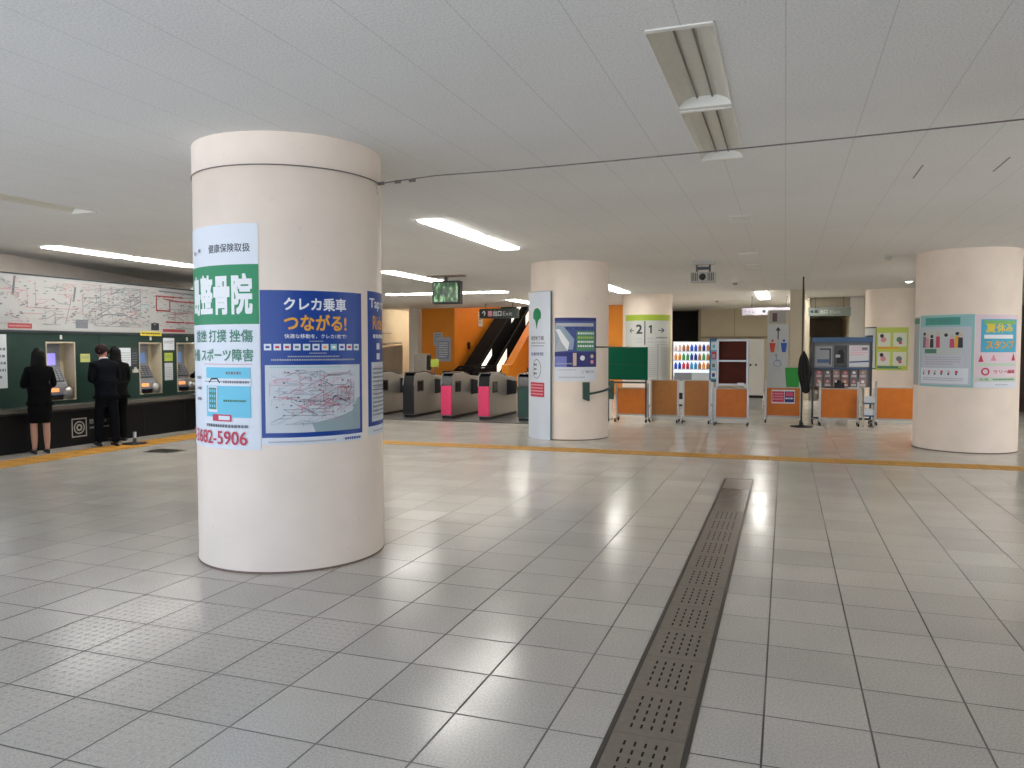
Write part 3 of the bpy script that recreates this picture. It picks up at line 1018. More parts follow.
s.greek(X(-66), X(-16), V(1.56), .012, INKPALE)
s.rect(X(-69.6), V(1.035), X(-12), V(1.528), PAPERMAP)
s.greek(X(-67), X(-26), V(1.508), .008, INKTEAL)
sea = [(X(-42), V(1.035)), (X(-12), V(1.035)), (X(-12), V(1.28)), (X(-14.5), V(1.27)), (X(-18), V(1.18)), (X(-25), V(1.15)), (X(-35), V(1.12)), (X(-44), V(1.1))]
s.poly(sea, INKSEA)
map_lines(s, X(-66), V(1.07), X(-44), V(1.48), 14, [INKGREY, INKPALE, INKPINK, INKSEA], .0035, 3)
map_lines(s, X(-55), V(1.18), X(-17), V(1.48), 34, [INKGREY, INKPALE, INKPINK, INKSEA], .0035, 4)
map_lines(s, X(-67), V(1.1), X(-20), V(1.49), 26, [INKPALE, INKGREY, INKPALE, INKPINK], .0028, 14, 6)
map_lines(s, X(-42), V(1.2), X(-20), V(1.42), 8, [INKR, INKPINK, INKK], .004, 5)
rnd = random.Random(5)
for i in range(46):
    s.rect(*(lambda a, b_: (a, b_, a+.014, b_+.008))(X(-66+rnd.random()*48), V(1.16+rnd.random()*.32)), rnd.choice([INKGREY, INKK, INKPINK, INKPALE]), lift=(i % 15 == 0))
s.greek(X(-68), X(-30), V(.965), .010, INKPALE)
s.greek(X(-24), X(-12), V(.962), .018, INKB)
o = s.bent('poster', C1, R1, phiB0, .947)
tag(o, 'blue poster with white and orange title over a railway map on the near column', 'poster')

# C: second blue poster round the right side
phiC0 = -3.4
W = R1*math.radians(62.4)
s = Sheet(W, 1.13, WHITE)
V = lambda z: z-.965
X = lambda phi: R1*math.radians(phi-phiC0)
s.rect(0, V(1.035), W, V(2.095), INKB)
s.text('Tap to', X(-1), V(1.945), .095, INKW, w=X(27)-X(-1), bold=.02)
s.text('Ride & Go', X(3), V(1.8), .105, INKO, w=X(44)-X(3), bold=.02)
s.greek(X(3), X(45), V(1.73), .03, INKW)
s.rect(X(8), V(1.64), X(14), V(1.69), WHITE)
s.rect(X(8), V(1.56), X(14), V(1.61), WHITE, lift=False)
s.rect(X(.5), V(1.07), X(56), V(1.54), PAPERMAP)
map_lines(s, X(2), V(1.1), X(50), V(1.5), 22, [INKGREY, INKPALE, INKPINK, INKTEAL], .004, 9)
s.greek(X(2), X(50), V(1.48), .012, INKGREY, rows=12, gap=.033)
s.greek(X(2), X(50), V(.99), .012, INKPALE)
o = s.bent('poster', C1, R1, phiC0, .965)
tag(o, 'blue poster wrapping out of sight round the right side of the near column', 'poster')

# ------------------------------------------------------------------ middle column: tall white sign, poster
phi0, phi1 = -176.0, -99.3
W = R2*math.radians(phi1-phi0)
Rb = R2+.03
W = Rb*math.radians(phi1-phi0)
s = Sheet(W, 2.67, mat('sign_white', (222, 230, 242), .4), thick=.012)
X = lambda phi: Rb*math.radians(phi-phi0)
s.rect(W-.028, 0, W, 2.67, GREENTRIM)
s.rect(X(-152), 2.655, X(-99.3), 2.67, INKPALE)
# round tree mark
cx = X(-126)
tree = [(cx-.118, 2.19)]+[(cx+.118*math.cos(a), 2.25+.118*math.sin(a)) for a in [math.radians(200-20*k) for k in range(12)]]
tree += [(cx+.118, 2.19), (cx+.05, 2.15), (cx+.03, 2.1), (cx-.0, 1.98), (cx-.03, 2.1), (cx-.05, 2.15)]
s.poly(tree, INKG)
s.text('都営地下鉄', X(-141), 1.79, .075, INKK, w=X(-112)-X(-141), bold=.01)
s.greek(X(-141), X(-110), 1.73, .016, INKGREY)
s.greek(X(-141), X(-112), 1.68, .016, INKGREY)
s.text('営業時間', X(-141), 1.51, .06, INKNAVY, w=X(-113)-X(-141), bold=.01)
s.ring(X(-126), 1.27, .12, .010, mat('print_olive', (86, 96, 60), .6), rv=.175)
s.greek(X(-132), X(-126), 1.33, .035, INKK, rows=3, gap=.08)
s.rect(X(-143), .765, X(-111), 1.025, INKR)
s.greek(X(-141), X(-113), .97, .022, mat('print_pale_red', (240, 180, 186), .6), rows=4, gap=.055)
o = s.bent('station_sign', C2, Rb-.0, phi0, .0)
tag(o, 'tall white curved sign with a green tree mark and red notice on the middle column', 'sign')

phi0, phi1 = -96.3, -34.0
W = R2*math.radians(phi1-phi0)
s = Sheet(W, 1.13, WHITE)
V = lambda z: z-1.055
X = lambda phi: R2*math.radians(phi-phi0)
s.rect(0, V(1.31), W, V(2.185), mat('print_dull_blue', (70, 88, 150), .5))
s.rect(0, V(2.13), W, V(2.185), INKNAVY)
s.rect(W*.02, V(2.03), W*.92, V(2.09), mat('print_cream_stripe', (186, 190, 196), .6))
s.poly([(0, V(1.62)), (W*.42, V(1.62)), (W*.45, V(1.8)), (W*.2, V(2.04)), (0, V(2.05))], mat('print_train_grey', (150, 170, 190), .6))
s.poly([(W*.02, V(1.98)), (W*.12, V(1.98)), (W*.34, V(1.74)), (W*.3, V(1.6)), (W*.18, V(1.72))], INKW)
s.poly([(0, V(1.58)), (W*.3, V(1.6)), (W*.1, V(1.82))], INKPALE)
s.rect(W*.5, V(1.60), W*.95, V(1.95), mat('print_leaf_green', (86, 150, 110), .6))
s.text('おでかけ', W*.25, V(1.97), .05, INKNAVY, w=W*.68, bold=.02)
for k in range(4): s.greek(W*.53, W*.93, V(1.89-.075*k), .035, INKW if k != 1 else INKYG)
s.rect(0, V(1.31), W, V(1.575), INKNAVY)
s.rect(0, V(1.31), W*.28, V(1.50), mat('print_periwinkle', (120, 130, 200), .6))
s.disc(W*.64, V(1.47), .045, INKW); s.disc(W*.88, V(1.5), .035, INKSKIN, lift=False); s.disc(W*.88, V(1.40), .035, INKPINK, lift=False)
s.rect(W*.42, V(1.33), W*.5, V(1.56), INKSKIN)
s.greek(W*.05, W*.4, V(1.36), .02, INKPALE, rows=1)
s.greek(W*.1, W*.5, V(1.25), .022, INKLAV)
s.text('ご案内', W*.6, V(1.2), .05, INKGREY, w=W*.33)
s.greek(W*.1, W*.7, V(1.12), .018, INKPALE)
o = s.bent('poster', C2, R2, phi0, 1.055)
tag(o, 'blue and green travel poster on the middle column right of the tall white sign', 'poster')
# green bars and bracket tying the green board to the middle column
mb = MB()
p = lambda a, z, e=.01: (C2[0]+(R2+e)*math.cos(math.radians(a)), C2[1]+(R2+e)*math.sin(math.radians(a)), z)
mb.tube([p(a, 1.665) for a in range(-36, 30, 6)]+[(-3.25, 17.15, 1.66)], .012, GREENTRIM, 8)
tag(mb.build('tie_bar'), 'thin upper green bar running from the middle column to the green board', 'bar')
t = thing('barrier_bracket', 'small green bracket with a bar at waist height on the middle column', 'bracket', (p(-50, 0)[0], p(-50, 0)[1], 0))
ox, oy = p(-50, 0)[:2]
mb = MB()
Q = lambda a, z, e: (p(a, z, e)[0]-ox, p(a, z, e)[1]-oy, z)
for (a, b) in ((-56, -47),):
    vs = [Q(a, .74, .0), Q(b, .70, .0), Q(b, 1.04, .0), Q(a, 1.04, .0), Q(a, .74, .05), Q(b, .70, .05), Q(b, 1.04, .05), Q(a, 1.04, .05)]
    mb.raw(vs, [(0, 1, 2, 3), (4, 5, 6, 7), (0, 1, 5, 4), (1, 2, 6, 5), (2, 3, 7, 6), (3, 0, 4, 7)], GREENTRIM)
mb.build('plate', t)
mb = MB(); mb.tube([Q(a, .83+.0015*(a+47), .02) for a in range(-47, 20, 6)], .02, GREENTRIM, 8); mb.build('bar', t)

# ------------------------------------------------------------------ right column posters
phi0 = -182.; Wd = R4*math.radians(20)
s = Sheet(Wd, 1.11, mat('grey_poster', (176, 182, 184), .6))
s.rect(0, 1.0, Wd, 1.09, INKG2); s.greek(.05, Wd-.03, .85, .02, INKPALE, rows=14, gap=.055)
o = s.bent('poster', C4, R4, phi0, 1.04)
tag(o, 'grey-green poster edge on the far left side of the right column', 'poster')
phi0, phi1 = -160., -92.4
W = R4*math.radians(phi1-phi0)
s = Sheet(W, 1.14, INKTEAL)
s.rect(.03, .03, W-.04, .95, INKLAV)
s.rect(W*.15, .98, W*.78, 1.1, mat('print_deep_teal', (80, 160, 150), .6))
s.text('マナーポスター', W*.25, 1.01, .06, INKG2, w=W*.4, bold=.02)
s.rect(W*.15, .5, W*.82, .92, mat('print_scene_pale', (200, 206, 206), .6))
rnd = random.Random(2)
for i, (a, c_) in enumerate([(.13, INKGREY), (.2, INKPINK), (.3, INKK), (.42, INKROSE), (.56, INKLAV), (.66, INKROSE), (.74, INKO), (.79, INKK)]):
    u = W*a
    s.disc(u, .84-.02*(i % 3), .028, INKSKIN if i % 2 else INKK, lift=(i == 0))
    s.poly([(u-.035, .62), (u+.035, .62), (u+.03, .8-.02*(i % 3)), (u-.03, .8-.02*(i % 3))], c_)
s.rect(W*.15, .53, W*.4, .6, INKG2)
s.rect(W*.12, .32, W*.84, .5, mat('print_pale_lilac', (206, 208, 222), .6))
s.greek(W*.16, W*.8, .46, .018, INKPALE, rows=4, gap=.036)
s.rect(W*.06, .05, W*.92, .3, WHITE)
for i in range(6):
    s.disc(W*(.14+.12*i), .24, .022, INKROSE if i % 2 else INKSKIN, lift=(i == 0))
    s.rect(W*(.12+.12*i), .19, W*(.15+.12*i), .22, INKK, lift=False)
s.greek(W*.12, W*.85, .13, .014, INKPALE, rows=2, gap=.03)
o = s.bent('poster', C4, R4, phi0, 1.03)
tag(o, 'pale teal manners poster with small cartoon figures on the right column', 'poster')
phi0, phi1 = -91.3, -36.
W = R4*math.radians(phi1-phi0)
s = Sheet(W, 1.13, mat('print_light_pink', (232, 214, 222), .6))
s.rect(W*.1, .55, W*.96, 1.06, mat('print_cyan', (80, 176, 206), .6))
s.rect(W*.16, .98, W*.92, 1.04, mat('print_grass', (130, 190, 110), .6))
s.text('夏休み', W*.2, .86, .13, INKYEL, w=W*.62, bold=.04)
s.rect(W*.16, .76, W*.84, .82, INKW)
s.text('スタンプ', W*.2, .61, .12, INKO, w=W*.66, bold=.04)
s.poly([(W*.06, .4), (W*.16, .4), (W*.11, .52)], INKR)
s.poly([(W*.8, .42), (W*.93, .42), (W*.87, .54)], INKR)
s.poly([(W*.3, .42), (W*.42, .42), (W*.36, .52)], INKPINK)
s.rect(W*.05, .34, W*.95, .38, mat('print_mint', (196, 222, 196), .6))
s.ring(W*.2, .25, .06, .022, INKR)
s.text('ラリー開催', W*.36, .22, .06, INKR, w=W*.56, bold=.015)
s.rect(W*.05, .1, W*.95, .16, mat('print_mint', (196, 222, 196), .6))
s.text('お得', W*.1, .11, .04, INKG2, w=W*.16); s.greek(W*.35, W*.9, .12, .02, INKG2)
s.rect(0, 0, W, .09, WHITE); s.greek(W*.4, W*.7, .04, .015, INKPALE)
o = s.bent('poster', C4, R4, phi0, 1.03)
tag(o, 'pink-framed sky blue poster with yellow lettering on the right column', 'poster')

# ------------------------------------------------------------------ far column platform sign
phi0, phi1 = -140., -14.
W = R3*math.radians(phi1-phi0)
s = Sheet(W, 1.9, mat('platform_sign_white', (206, 208, 204), .5))
X = lambda phi: R3*math.radians(phi-phi0)
s.rect(0, 1.73, W, 1.9, mat('print_lime', (166, 190, 56), .5))
s.rect(X(-20), 0, W, 1.9, mat('print_pale_lime', (206, 214, 120), .5))
s.text('←', X(-124), 1.38, .13, INKK, w=.14, bold=.02)
s.text('2', X(-106), 1.36, .25, INKK, w=.17, bold=.03)
s.poly([(X(-74), 1.36), (X(-74)+.045, 1.36), (X(-74)+.045, 1.60), (X(-74)+.008, 1.60), (X(-74)-.05, 1.555), (X(-74)-.035, 1.52), (X(-74), 1.54)], INKK)
s.text('→', X(-55), 1.38, .14, INKNAVY, w=.2, bold=.02)
s.line([(X(-86), 1.05), (X(-86), 1.7)], .03, INKK)
s.line([(X(-109), 1.0), (X(-109), 1.65)], .006, INKPALE); s.line([(X(-62), 1.0), (X(-62), 1.65)], .006, INKPALE)
s.greek(X(-104), X(-92), 1.2, .03, INKPALE, rows=2, gap=.1); s.greek(X(-80), X(-66), 1.2, .03, INKPALE, rows=2, gap=.1)
s.greek(X(-60), X(-28), 1.22, .04, INKGREY, rows=1); s.greek(X(-60), X(-28), 1.1, .03, INKPALE, rows=2, gap=.07)
s.line([(X(-56), .05), (X(-56), 1.0)], .05, INKPALE)
s.greek(X(-78), X(-60), .95, .02, INKPALE, rows=16, gap=.055)
s.greek(X(-50), X(-30), .95, .02, INKPALE, rows=16, gap=.055)
o = s.bent('platform_sign', C3, R3, phi0, .70)
tag(o, 'white and lime platform sign with 2 and 1 arrows on the far column', 'sign')

# far right column posters
s = Sheet(R5*math.radians(46), 1.12, mat('map_frame_dark', (70, 76, 74), .5))
Wq = s.w
s.rect(.03, .03, Wq-.02, 1.09, mat('notice_paper', (200, 206, 204), .6))
s.rect(.1, .7, Wq-.1, .9, GUNMETAL); s.rect(.1, .2, Wq-.1, .5, INKGREY)
s.greek(.1, Wq-.1, .62, .03, INKGREY, rows=2)
o = s.bent('notice_board', C5, R5, -178., 1.08)
tag(o, 'narrow dark-framed notice on the left side of the far right column', 'notice')
s = Sheet(R5*math.radians(64), 1.12, mat('print_lime_poster', (196, 212, 100), .6))
Wq = s.w
for r_ in range(2):
    z = .62-.5*r_
    for c_ in range(2):
        s.rect(.05+c_*Wq*.48, z, Wq*.46+c_*Wq*.48, z+.36, mat('print_ivory', (226, 228, 214), .6), lift=(c_ == 0))
    s.rect(.05, z-.06, Wq*.7, z-.01, INKO if r_ == 0 else INKG2)
    s.disc(Wq*.25, z+.18, .07, INKPINK); s.disc(Wq*.2, z+.28, .05, INKK); s.disc(Wq*.72, z+.18, .07, INKG2 if r_ == 0 else INKGREY); s.disc(Wq*.75, z+.1, .04, INKROSE)
s.greek(.06, Wq*.8, .04, .025, INKG2)
o = s.bent('poster', C5, R5, -132.5, 1.06)
tag(o, 'yellow-green cartoon poster on the far right column behind the counters', 'poster')

# ------------------------------------------------------------------ ticket office wall with machines (plane x = -11.6)
WX = -11.6
NICHES = [(7.68, 8.26), (9.66, 10.24), (11.64, 12.22), (12.61, 13.19), (14.2, 14.78)]
Y0, Y1 = 6.2, 15.6
NZ0, NZ1 = .76, 1.76
ys = [Y0]+[v for n in NICHES for v in n]+[Y1]
for i in range(0, len(ys), 2):
    mb = MB()
    mb.box(WX-.06, WX, ys[i], ys[i+1], .70, 1.93, GREENWALL)
    for yv in (8.66, 10.75, 13.7):
        if ys[i] < yv < ys[i+1]: mb.box(WX, WX+.004, yv, yv+.012, .72, 1.9, GREENTRIM)
    struct(mb, 'wall_ticket_office')
for a, b in NICHES:
    mb = MB(); mb.box(WX-.06, WX, a, b, NZ1+.001, 1.93, GREENWALL); struct(mb, 'wall_ticket_office_head')
    mb = MB(); mb.box(WX-.06, WX, a, b, .70, NZ0-.001, GREENWALL); struct(mb, 'wall_ticket_office_sill')
mb = MB(); mb.box(WX+.001, WX+.03, Y0, Y1, 1.905, 1.94, GUNMETAL); struct(mb, 'trim_7')
mb = MB(); mb.box(WX-.9, WX-.3, Y0-.1, Y0-.02, 0, 2.9, WALLGREY); struct(mb, 'wall_booth_side')
mb = MB(); mb.box(WX-1.6, WX-.3, Y1+.02, Y1+.1, 0, 2.9, WALLGREY); struct(mb, 'wall_booth_side')

def ticket_machine(y, label, bright=0):
    t = thing('ticket_machine', label, 'ticket machine', (WX, y+.29, NZ0), 0, 'ticket machines in the green wall')
    mb = MB()
    w = .285; h = NZ1-NZ0-.004; d = .27
    z0 = .004
    # niche lining: back, sides, top, bottom
    mb.box(-d, -d+.02, -w, w, z0, h, MACH)
    mb.box(-d, -.002, -w, -w+.02, z0, h, MACH)
    mb.box(-d, -.002, w-.02, w, z0, h, MACH)
    mb.box(-d, -.002, -w+.02, w-.02, h-.02, h, MACH)
    mb.box(-d, -.002, -w+.02, w-.02, z0, z0+.02, MACH)
    mb.build('housing', t)
    mb = MB()
    # sloping machine front: upright screen part, then sloping key panel, then tray
    prof = [(-d+.02, h-.03), (-d+.05, h-.03), (-d+.06, .56), (-.06, .28), (-.04, .22), (-.04, .02), (-d+.02, .02)]
    mb.prism([(a, b) for a, b in prof], 'y', -.255, .16, MACHG)
    con = mb.build('console', t, bevel=.006)
    mb = MB(); mb.box(-d+.05, -d+.066, -.22, .06, .60, .80, SCRV if bright else SCRB); mb.build('screen', con)
    mb = MB()
    a = Vector((-d+.065, 0, .55)); b = Vector((-.065, 0, .285)); dirn = (b-a); n = Vector((-dirn.z, 0, dirn.x)).normalized()
    if n.z < 0: n = -n
    def slab(u0, u1, y0, y1, h0, h1, m):
        vs = []
        for hh in (h0, h1):
            for yy in (y0, y1):
                for uu in (u0, u1):
                    q = a+dirn*uu+n*hh; vs.append((q.x, yy, q.z))
        mb.raw(vs, [(0, 2, 3, 1), (4, 5, 7, 6), (0, 1, 5, 4), (2, 6, 7, 3), (0, 4, 6, 2), (1, 3, 7, 5)], m)
    slab(.05, .9, -.22, .12, .0, .008, GUNMETAL)
    for i in range(5):
        for j in range(4): slab(.1+.15*i, .2+.15*i, -.20+.08*j, -.14+.08*j, .008, .016, MACHG)
    mb.build('keypad', con)
    mb = MB(); mb.box(-.04, -.03, -.20, -.03, .15, .21, GLOWO); mb.build('coin_slot', con)
    mb = MB(); mb.box(-.05, .03, -.2, .0, .02, .10, BLACKGLOSS); mb.box(-.04, .035, -.19, -.01, .10, .108, BLUEFRAME); mb.build('ticket_tray', con)
    mb = MB(); mb.lathe([(0, .02), (.09, .02), (.11, .10), (.10, .2), (.03, .235), (0, .235)], (-.06, .15, 0), STEEL, 20, cap=False); mb.build('coin_bowl', t)
    mb = MB(); mb.box(0, .012, -.02, .02, h+.045, h+.115, OFFWHITE); mb.build('number_tag', t)
    return t
ticket_machine(NICHES[0][0], 'ticket machine in the green wall at the far left edge')
ticket_machine(NICHES[1][0], 'ticket machine with a lit violet screen beside the woman in a skirt', 1)
ticket_machine(NICHES[2][0], 'free ticket machine in the green wall right of the standing couple')
ticket_machine(NICHES[3][0], 'ticket machine with orange lamp just left of the near column')
ticket_machine(NICHES[4][0], 'ticket machine hidden behind the near column')

# counter below the machines
t = thing('ticket_counter', 'long dark counter with grey stone top under the ticket machines', 'counter', (WX, (Y0+Y1)/2, 0))
hl = (Y1-Y0)/2
mb = MB(); mb.box(.0, .27, -hl, hl, .0, .60, DARKBASE)
for k in range(9): mb.box(.27, .273, -hl+k*1.05, -hl+k*1.05+.008, .08, .6, BLACK)
mb.build('base', t)
mb = MB(); mb.box(-.0, .34, -hl, hl, .635, .70, STONETOP); mb.build('worktop', t, bevel=.008)
mb = MB(); mb.box(-.0, .31, -hl, hl, .60, .635, BLACK); mb.build('edge_strip', t)
# camera emblem on counter front
s = Sheet(.9, .34, DARKBASE, thick=.001)
s.rect(.0, .0, .30, .32, mat('emblem_grey', (170, 168, 160), .6)); s.rect(.02, .02, .28, .30, DARKBASE)
s.ring(.15, .16, .11, .022, mat('emblem_grey', (170, 168, 160), .6)); s.ring(.15, .16, .06, .03, mat('emblem_grey', (170, 168, 160), .6))
s.text('防犯カメラ', .36, .2, .085, mat('emblem_grey', (170, 168, 160), .6), w=.46)
s.greek(.36, .8, .12, .03, INKGREY)
o = s.flat('emblem_sign', (WX+.274, 9.88, .14), 'E')
tag(o, 'grey target emblem and lettering on the dark counter front beside the woman', 'sign')

# route map board above, leaning outwards
def map_board():
    t = thing('route_map_board', 'long white railway route map board above the ticket machines', 'map board', (WX, (Y0+Y1)/2, 1.955))
    L = Y1-Y0; H = .885
    mb = MB(); mb.box(-.25, 0.0, -L/2, L/2, 0, H, SILVERP); mb.box(-.25, .015, -L/2, L/2, H-.012, H+.012, GUNMETAL); mb.box(-.25, .02, -L/2, L/2, -.012, .012, SILVERP)
    mb.build('case', t)
    s = Sheet(L, H-.02, mat('map_white', (176, 177, 177), .45))
    Y = lambda y: y-Y0
    DP = mat('map_dull_pink', (186, 146, 148), .6); DR = mat('map_dull_red', (172, 70, 78), .6); DG = mat('map_dull_grey', (142, 144, 148), .6)
    # main red and pink lines
    s.line([(Y(8.9), .62), (Y(9.35), .62), (Y(9.35), .35), (Y(10.25), .35)], .014, DP)
    s.line([(Y(9.5), .78), (Y(9.5), .35)], .014, DP); s.line([(Y(9.2), .25), (Y(9.6), .25)], .014, DP)
    s.line([(Y(10.2), .6), (Y(10.05), .1)], .012, DG)
    s.line([(Y(12.8), .70), (Y(12.1), .70), (Y(12.1), .42), (Y(12.45), .42), (Y(12.45), .62), (Y(13.3), .62)], .028, DR)
    s.line([(Y(12.35), .2), (Y(13.2), .2)], .028, DR)
    s.line([(Y(12.2), .80), (Y(13.2), .78)], .03, INKGREY)
    s.rect(Y(9.0), .0, Y(9.42), .085, DR); s.greek(Y(9.02), Y(9.4), .035, .02, DP)
    s.rect(Y(12.25), .0, Y(12.85), .06, DR)
    for y in (9.1, 10.22): s.line([(Y(y), .5 if y > 10 else .56), (Y(y)+.04, .82 if y < 10 else .72)], .035, INKGREY)
    s.rect(Y(10.25), .03, Y(10.5), .18, INKGREY); s.rect(Y(11.95), .03, Y(12.15), .17, INKK)
    s.rect(Y(8.75), .6, Y(8.85), .66, INKK)
    for (a, b, n, sd, cols) in ((6.4, 8.8, 10, 1, [INKGREY, DP, DG]), (8.7, 9.2, 5, 2, [DG, DP]), (9.5, 10.4, 7, 3, [DG, DP, DG]), (10.4, 11.7, 26, 4, [DG, INKGREY, DG, DP, DG]), (11.0, 11.9, 8, 8, [DP, INKTEAL, DG]), (12.3, 13.6, 10, 5, [DR, INKGREY, INKG2]), (13.6, 15.5, 22, 6, [DG, DR, INKGREY])):
        map_lines(s, Y(a), .08, Y(b), .8, n, cols, .011, sd, 3)
        map_lines(s, Y(a), .08, Y(b), .8, n, cols, .007, sd+40, 5)
    rnd = random.Random(11)
    for i in range(520):
        u = rnd.uniform(Y(6.4), Y(15.4)); v = rnd.uniform(.1, .8)
        s.rect(u, v, u+.05, v+.016, rnd.choice([DG, DG, INKGREY, DP]), lift=(i % 60 == 0))
    o = s.flat('map_sheet', (0.0, -L/2, .01), 'E', parent=t)
    mb = MB()
    for y in (7.6, 10.75, 13.9): mb.box(.0185, .02, y-(Y0+Y1)/2-.004, y-(Y0+Y1)/2+.004, .01, H-.015, INKPALE)
    mb.build('panel_joint', t)
map_board()

def notice(name, y0, y1, z0, z1, m, label, rows=5, ink=INKGREY, head=None):
    s = Sheet(y1-y0, z1-z0, m)
    if head: s.rect(.01, (z1-z0)*.8, y1-y0-.01, (z1-z0)*.95, head)
    h = (z1-z0)
    s.greek(.02, y1-y0-.02, h*.7, h*.05, ink, rows=rows, gap=h*.13)
    o = s.flat(name, (WX+.001, y0, z0), 'E')
    tag(o, label, 'notice')
notice('wall_notice', 8.35, 8.97, 1.02, 1.87, PAPERMAP, 'large white framed sheet on the green wall at the left edge')
notice('wall_notice', 10.33, 10.53, 1.405, 1.55, mat('pale_yellow_paper', (196, 200, 120), .6), 'small yellow note left of the man with white collar', rows=3)
notice('wall_notice', 11.17, 11.44, 1.315, 1.655, WHITE, 'white sheet on the green wall right of the couple', rows=5, ink=INKPALE)
notice('wall_notice', 11.455, 11.61, 1.29, 1.655, mat('dark_notice', (56, 62, 64), .5), 'narrow dark notice beside the white sheet on the green wall')
notice('wall_notice', 12.255, 12.55, 1.61, 1.85, WHITE, 'topmost white notice between the two machines left of the column', rows=2)
notice('wall_notice', 12.28, 12.50, 1.39, 1.555, INKYG, 'middle yellow-green notice between the two machines left of the column', rows=3)
notice('wall_notice', 12.28, 12.50, 1.01, 1.355, PAPERMAP, 'lowest pale notice between the two machines left of the column', rows=5, ink=INKPALE)
s = Sheet(.53, .085, INKYEL); s.greek(.03, .5, .03, .03, INKK)
tag(s.flat('banner_label', (WX+.035, 11.65, 1.885), 'E'), 'long yellow strip label under the route map above a machine', 'label')
mb = MB(); mb.box(-.0, .05, -.05, .05, 0, .06, OFFWHITE); mb.lathe([(.0, .06), (.03, .06), (.02, .1), (0, .1)], (.025, 0, 0), OFFWHITE, 12)
tag(mb.build('bell_push', loc=(WX+.001, 11.52, 1.19)), 'small white call unit on the green wall under the dark notice', 'call button')

# ------------------------------------------------------------------ hanging TV
t = thing('hanging_screen', 'black hanging screen showing a green picture below the ceiling', 'screen', (-6.9, 15.4, HC), 0)
mb = MB(); mb.box(-.42, .42, -.12, .12, -.025, 0, mat('brown_plate', (126, 104, 92), .5)); mb.build('ceiling_plate', t)
mb = MB(); mb.box(-.03, .03, -.03, .03, -.12, -.025, BLACK); mb.build('stem', t)
mb = MB(); mb.box(-.31, .31, -.02, .22, -.60, -.11, BLACK, rot=((0, 0, -.35), .12, 'Z')); mb.build('cabinet', t, bevel=.01)
mb = MB(); mb.box(-.265, .265, -.026, -.02, -.56, -.15, TVSCREEN, rot=((0, 0, -.35), .12, 'Z')); mb.build('screen', t)

# ------------------------------------------------------------------ ticket gates
def gate(label, front):
    t = thing('ticket_gate', label, 'ticket gate', (0, 0, 0.012), 0, 'row of ticket gates')
    w = .13
    mb = MB()
    # side outline (y, z)
    out = [(0.02, .06), (0.0, .78), (.04, .98), (.14, 1.04), (.75, 1.05), (1.15, .97), (1.75, .93), (1.93, .88), (1.96, .06)]
    mb.prism(out, 'x', -w, w, GATEMETAL)
    mb.build('body', t, bevel=.012)
    mb = MB(); mb.box(-w+.01, w-.01, .04, 1.94, 0, .06, BLACK); mb.build('plinth', t)
    mb = MB()
    mb.prism([(.10, 1.045), (.14, 1.065), (.75, 1.075), (1.2, .99), (1.2, .965), (.75, 1.05)], 'x', -w+.015, w-.015, BLACKGLOSS)
    mb.build('top_panel', t, bevel=.005)
    mb = MB(); mb.prism([(-.012, .76), (-.005, .8), (.03, .985), (.13, 1.055), (.13, 1.04), (.045, .975), (.012, .79), (.005, .76)], 'x', -w-.004, w+.004, BLACKGLOSS); mb.build('nose_cover', t)
    mb = MB(); mb.tube([(-w, -.01, .76), (-w, -.01, .8), (-w, .025, .985), (-w, .13, 1.06)], .014, STEEL, 8); mb.build('edge_trim', t)
    mb = MB(); mb.box(-w-.002, w+.002, -.02, .05, .08, .76, front); mb.build('front_panel', t, bevel=.01)
    mb = MB(); mb.box(w-.002, w+.006, .22, .55, .60, .86, BLACK); mb.build('sensor_panel', t)
    mb = MB(); mb.box(-w-.006, -w+.002, .22, .55, .60, .86, BLACK); mb.build('sensor_panel', t)
    for s_ in (-1, 1):
        mb = MB()
        x0, x1 = (w, w+.24) if s_ > 0 else (-w-.24, -w)
        mb.prism([(x0, .50), (x1, .54), (x1, .84), (x0, .88)], 'y', 1.2, 1.24, BLACK) 
        mb.build('flap', t)
    mb = MB(); mb.box(w+.006, w+.012, .26, .5, .64, .82, BLACKGLOSS); mb.box(-w+.02, w-.02, .02, .2, 1.045, 1.06, GUNMETAL); mb.build('card_reader', t)
    return t
g = gate('grey ticket gate with dark front, second from the left, right of the near column', BLACK)
g.location = (-8.38, 16.5, .012)
specs = [(-7.40, PINK, 'ticket gate with pink front in the middle of the row'), (-6.47, PINK, 'ticket gate with pink front next to the dark one at the right end'),
         (-5.52, GREENTRIM, 'dark green ended ticket gate partly behind the tall white sign'), (-9.34, BLACK, 'leftmost ticket gate mostly hidden by the near column')]
for x, m_, lab in specs:
    c = copy_tree(g); c.location = (x, 16.5, .012); c['label'] = lab
    for ch in [o for o in bpy.data.objects if o.parent == c]:
        if ch.name.startswith('front_panel'):
            ch.data = ch.data.copy(); ch.data.materials[0] = m_
# small lit gate indicator
mb = MB(); mb.box(-.04, .04, -.02, .02, 0, .16, BLACK); mb.box(-.03, .03, -.026, -.02, .08, .14, GLOWBLUE)
mb.box(-.03, .03, -.024, -.02, .0, .07, GREENPL)
tag(mb.build('gate_indicator', loc=(-7.62, 16.95, .72)), 'small lit indicator box on a post between two gates', 'indicator')
mb = MB(); mb.box(-.02, .02, -.01, .03, 0, .715, GUNMETAL); tag(mb.build('indicator_post', loc=(-7.62, 16.96, .012)), 'thin dark post under the lit gate indicator', 'post')

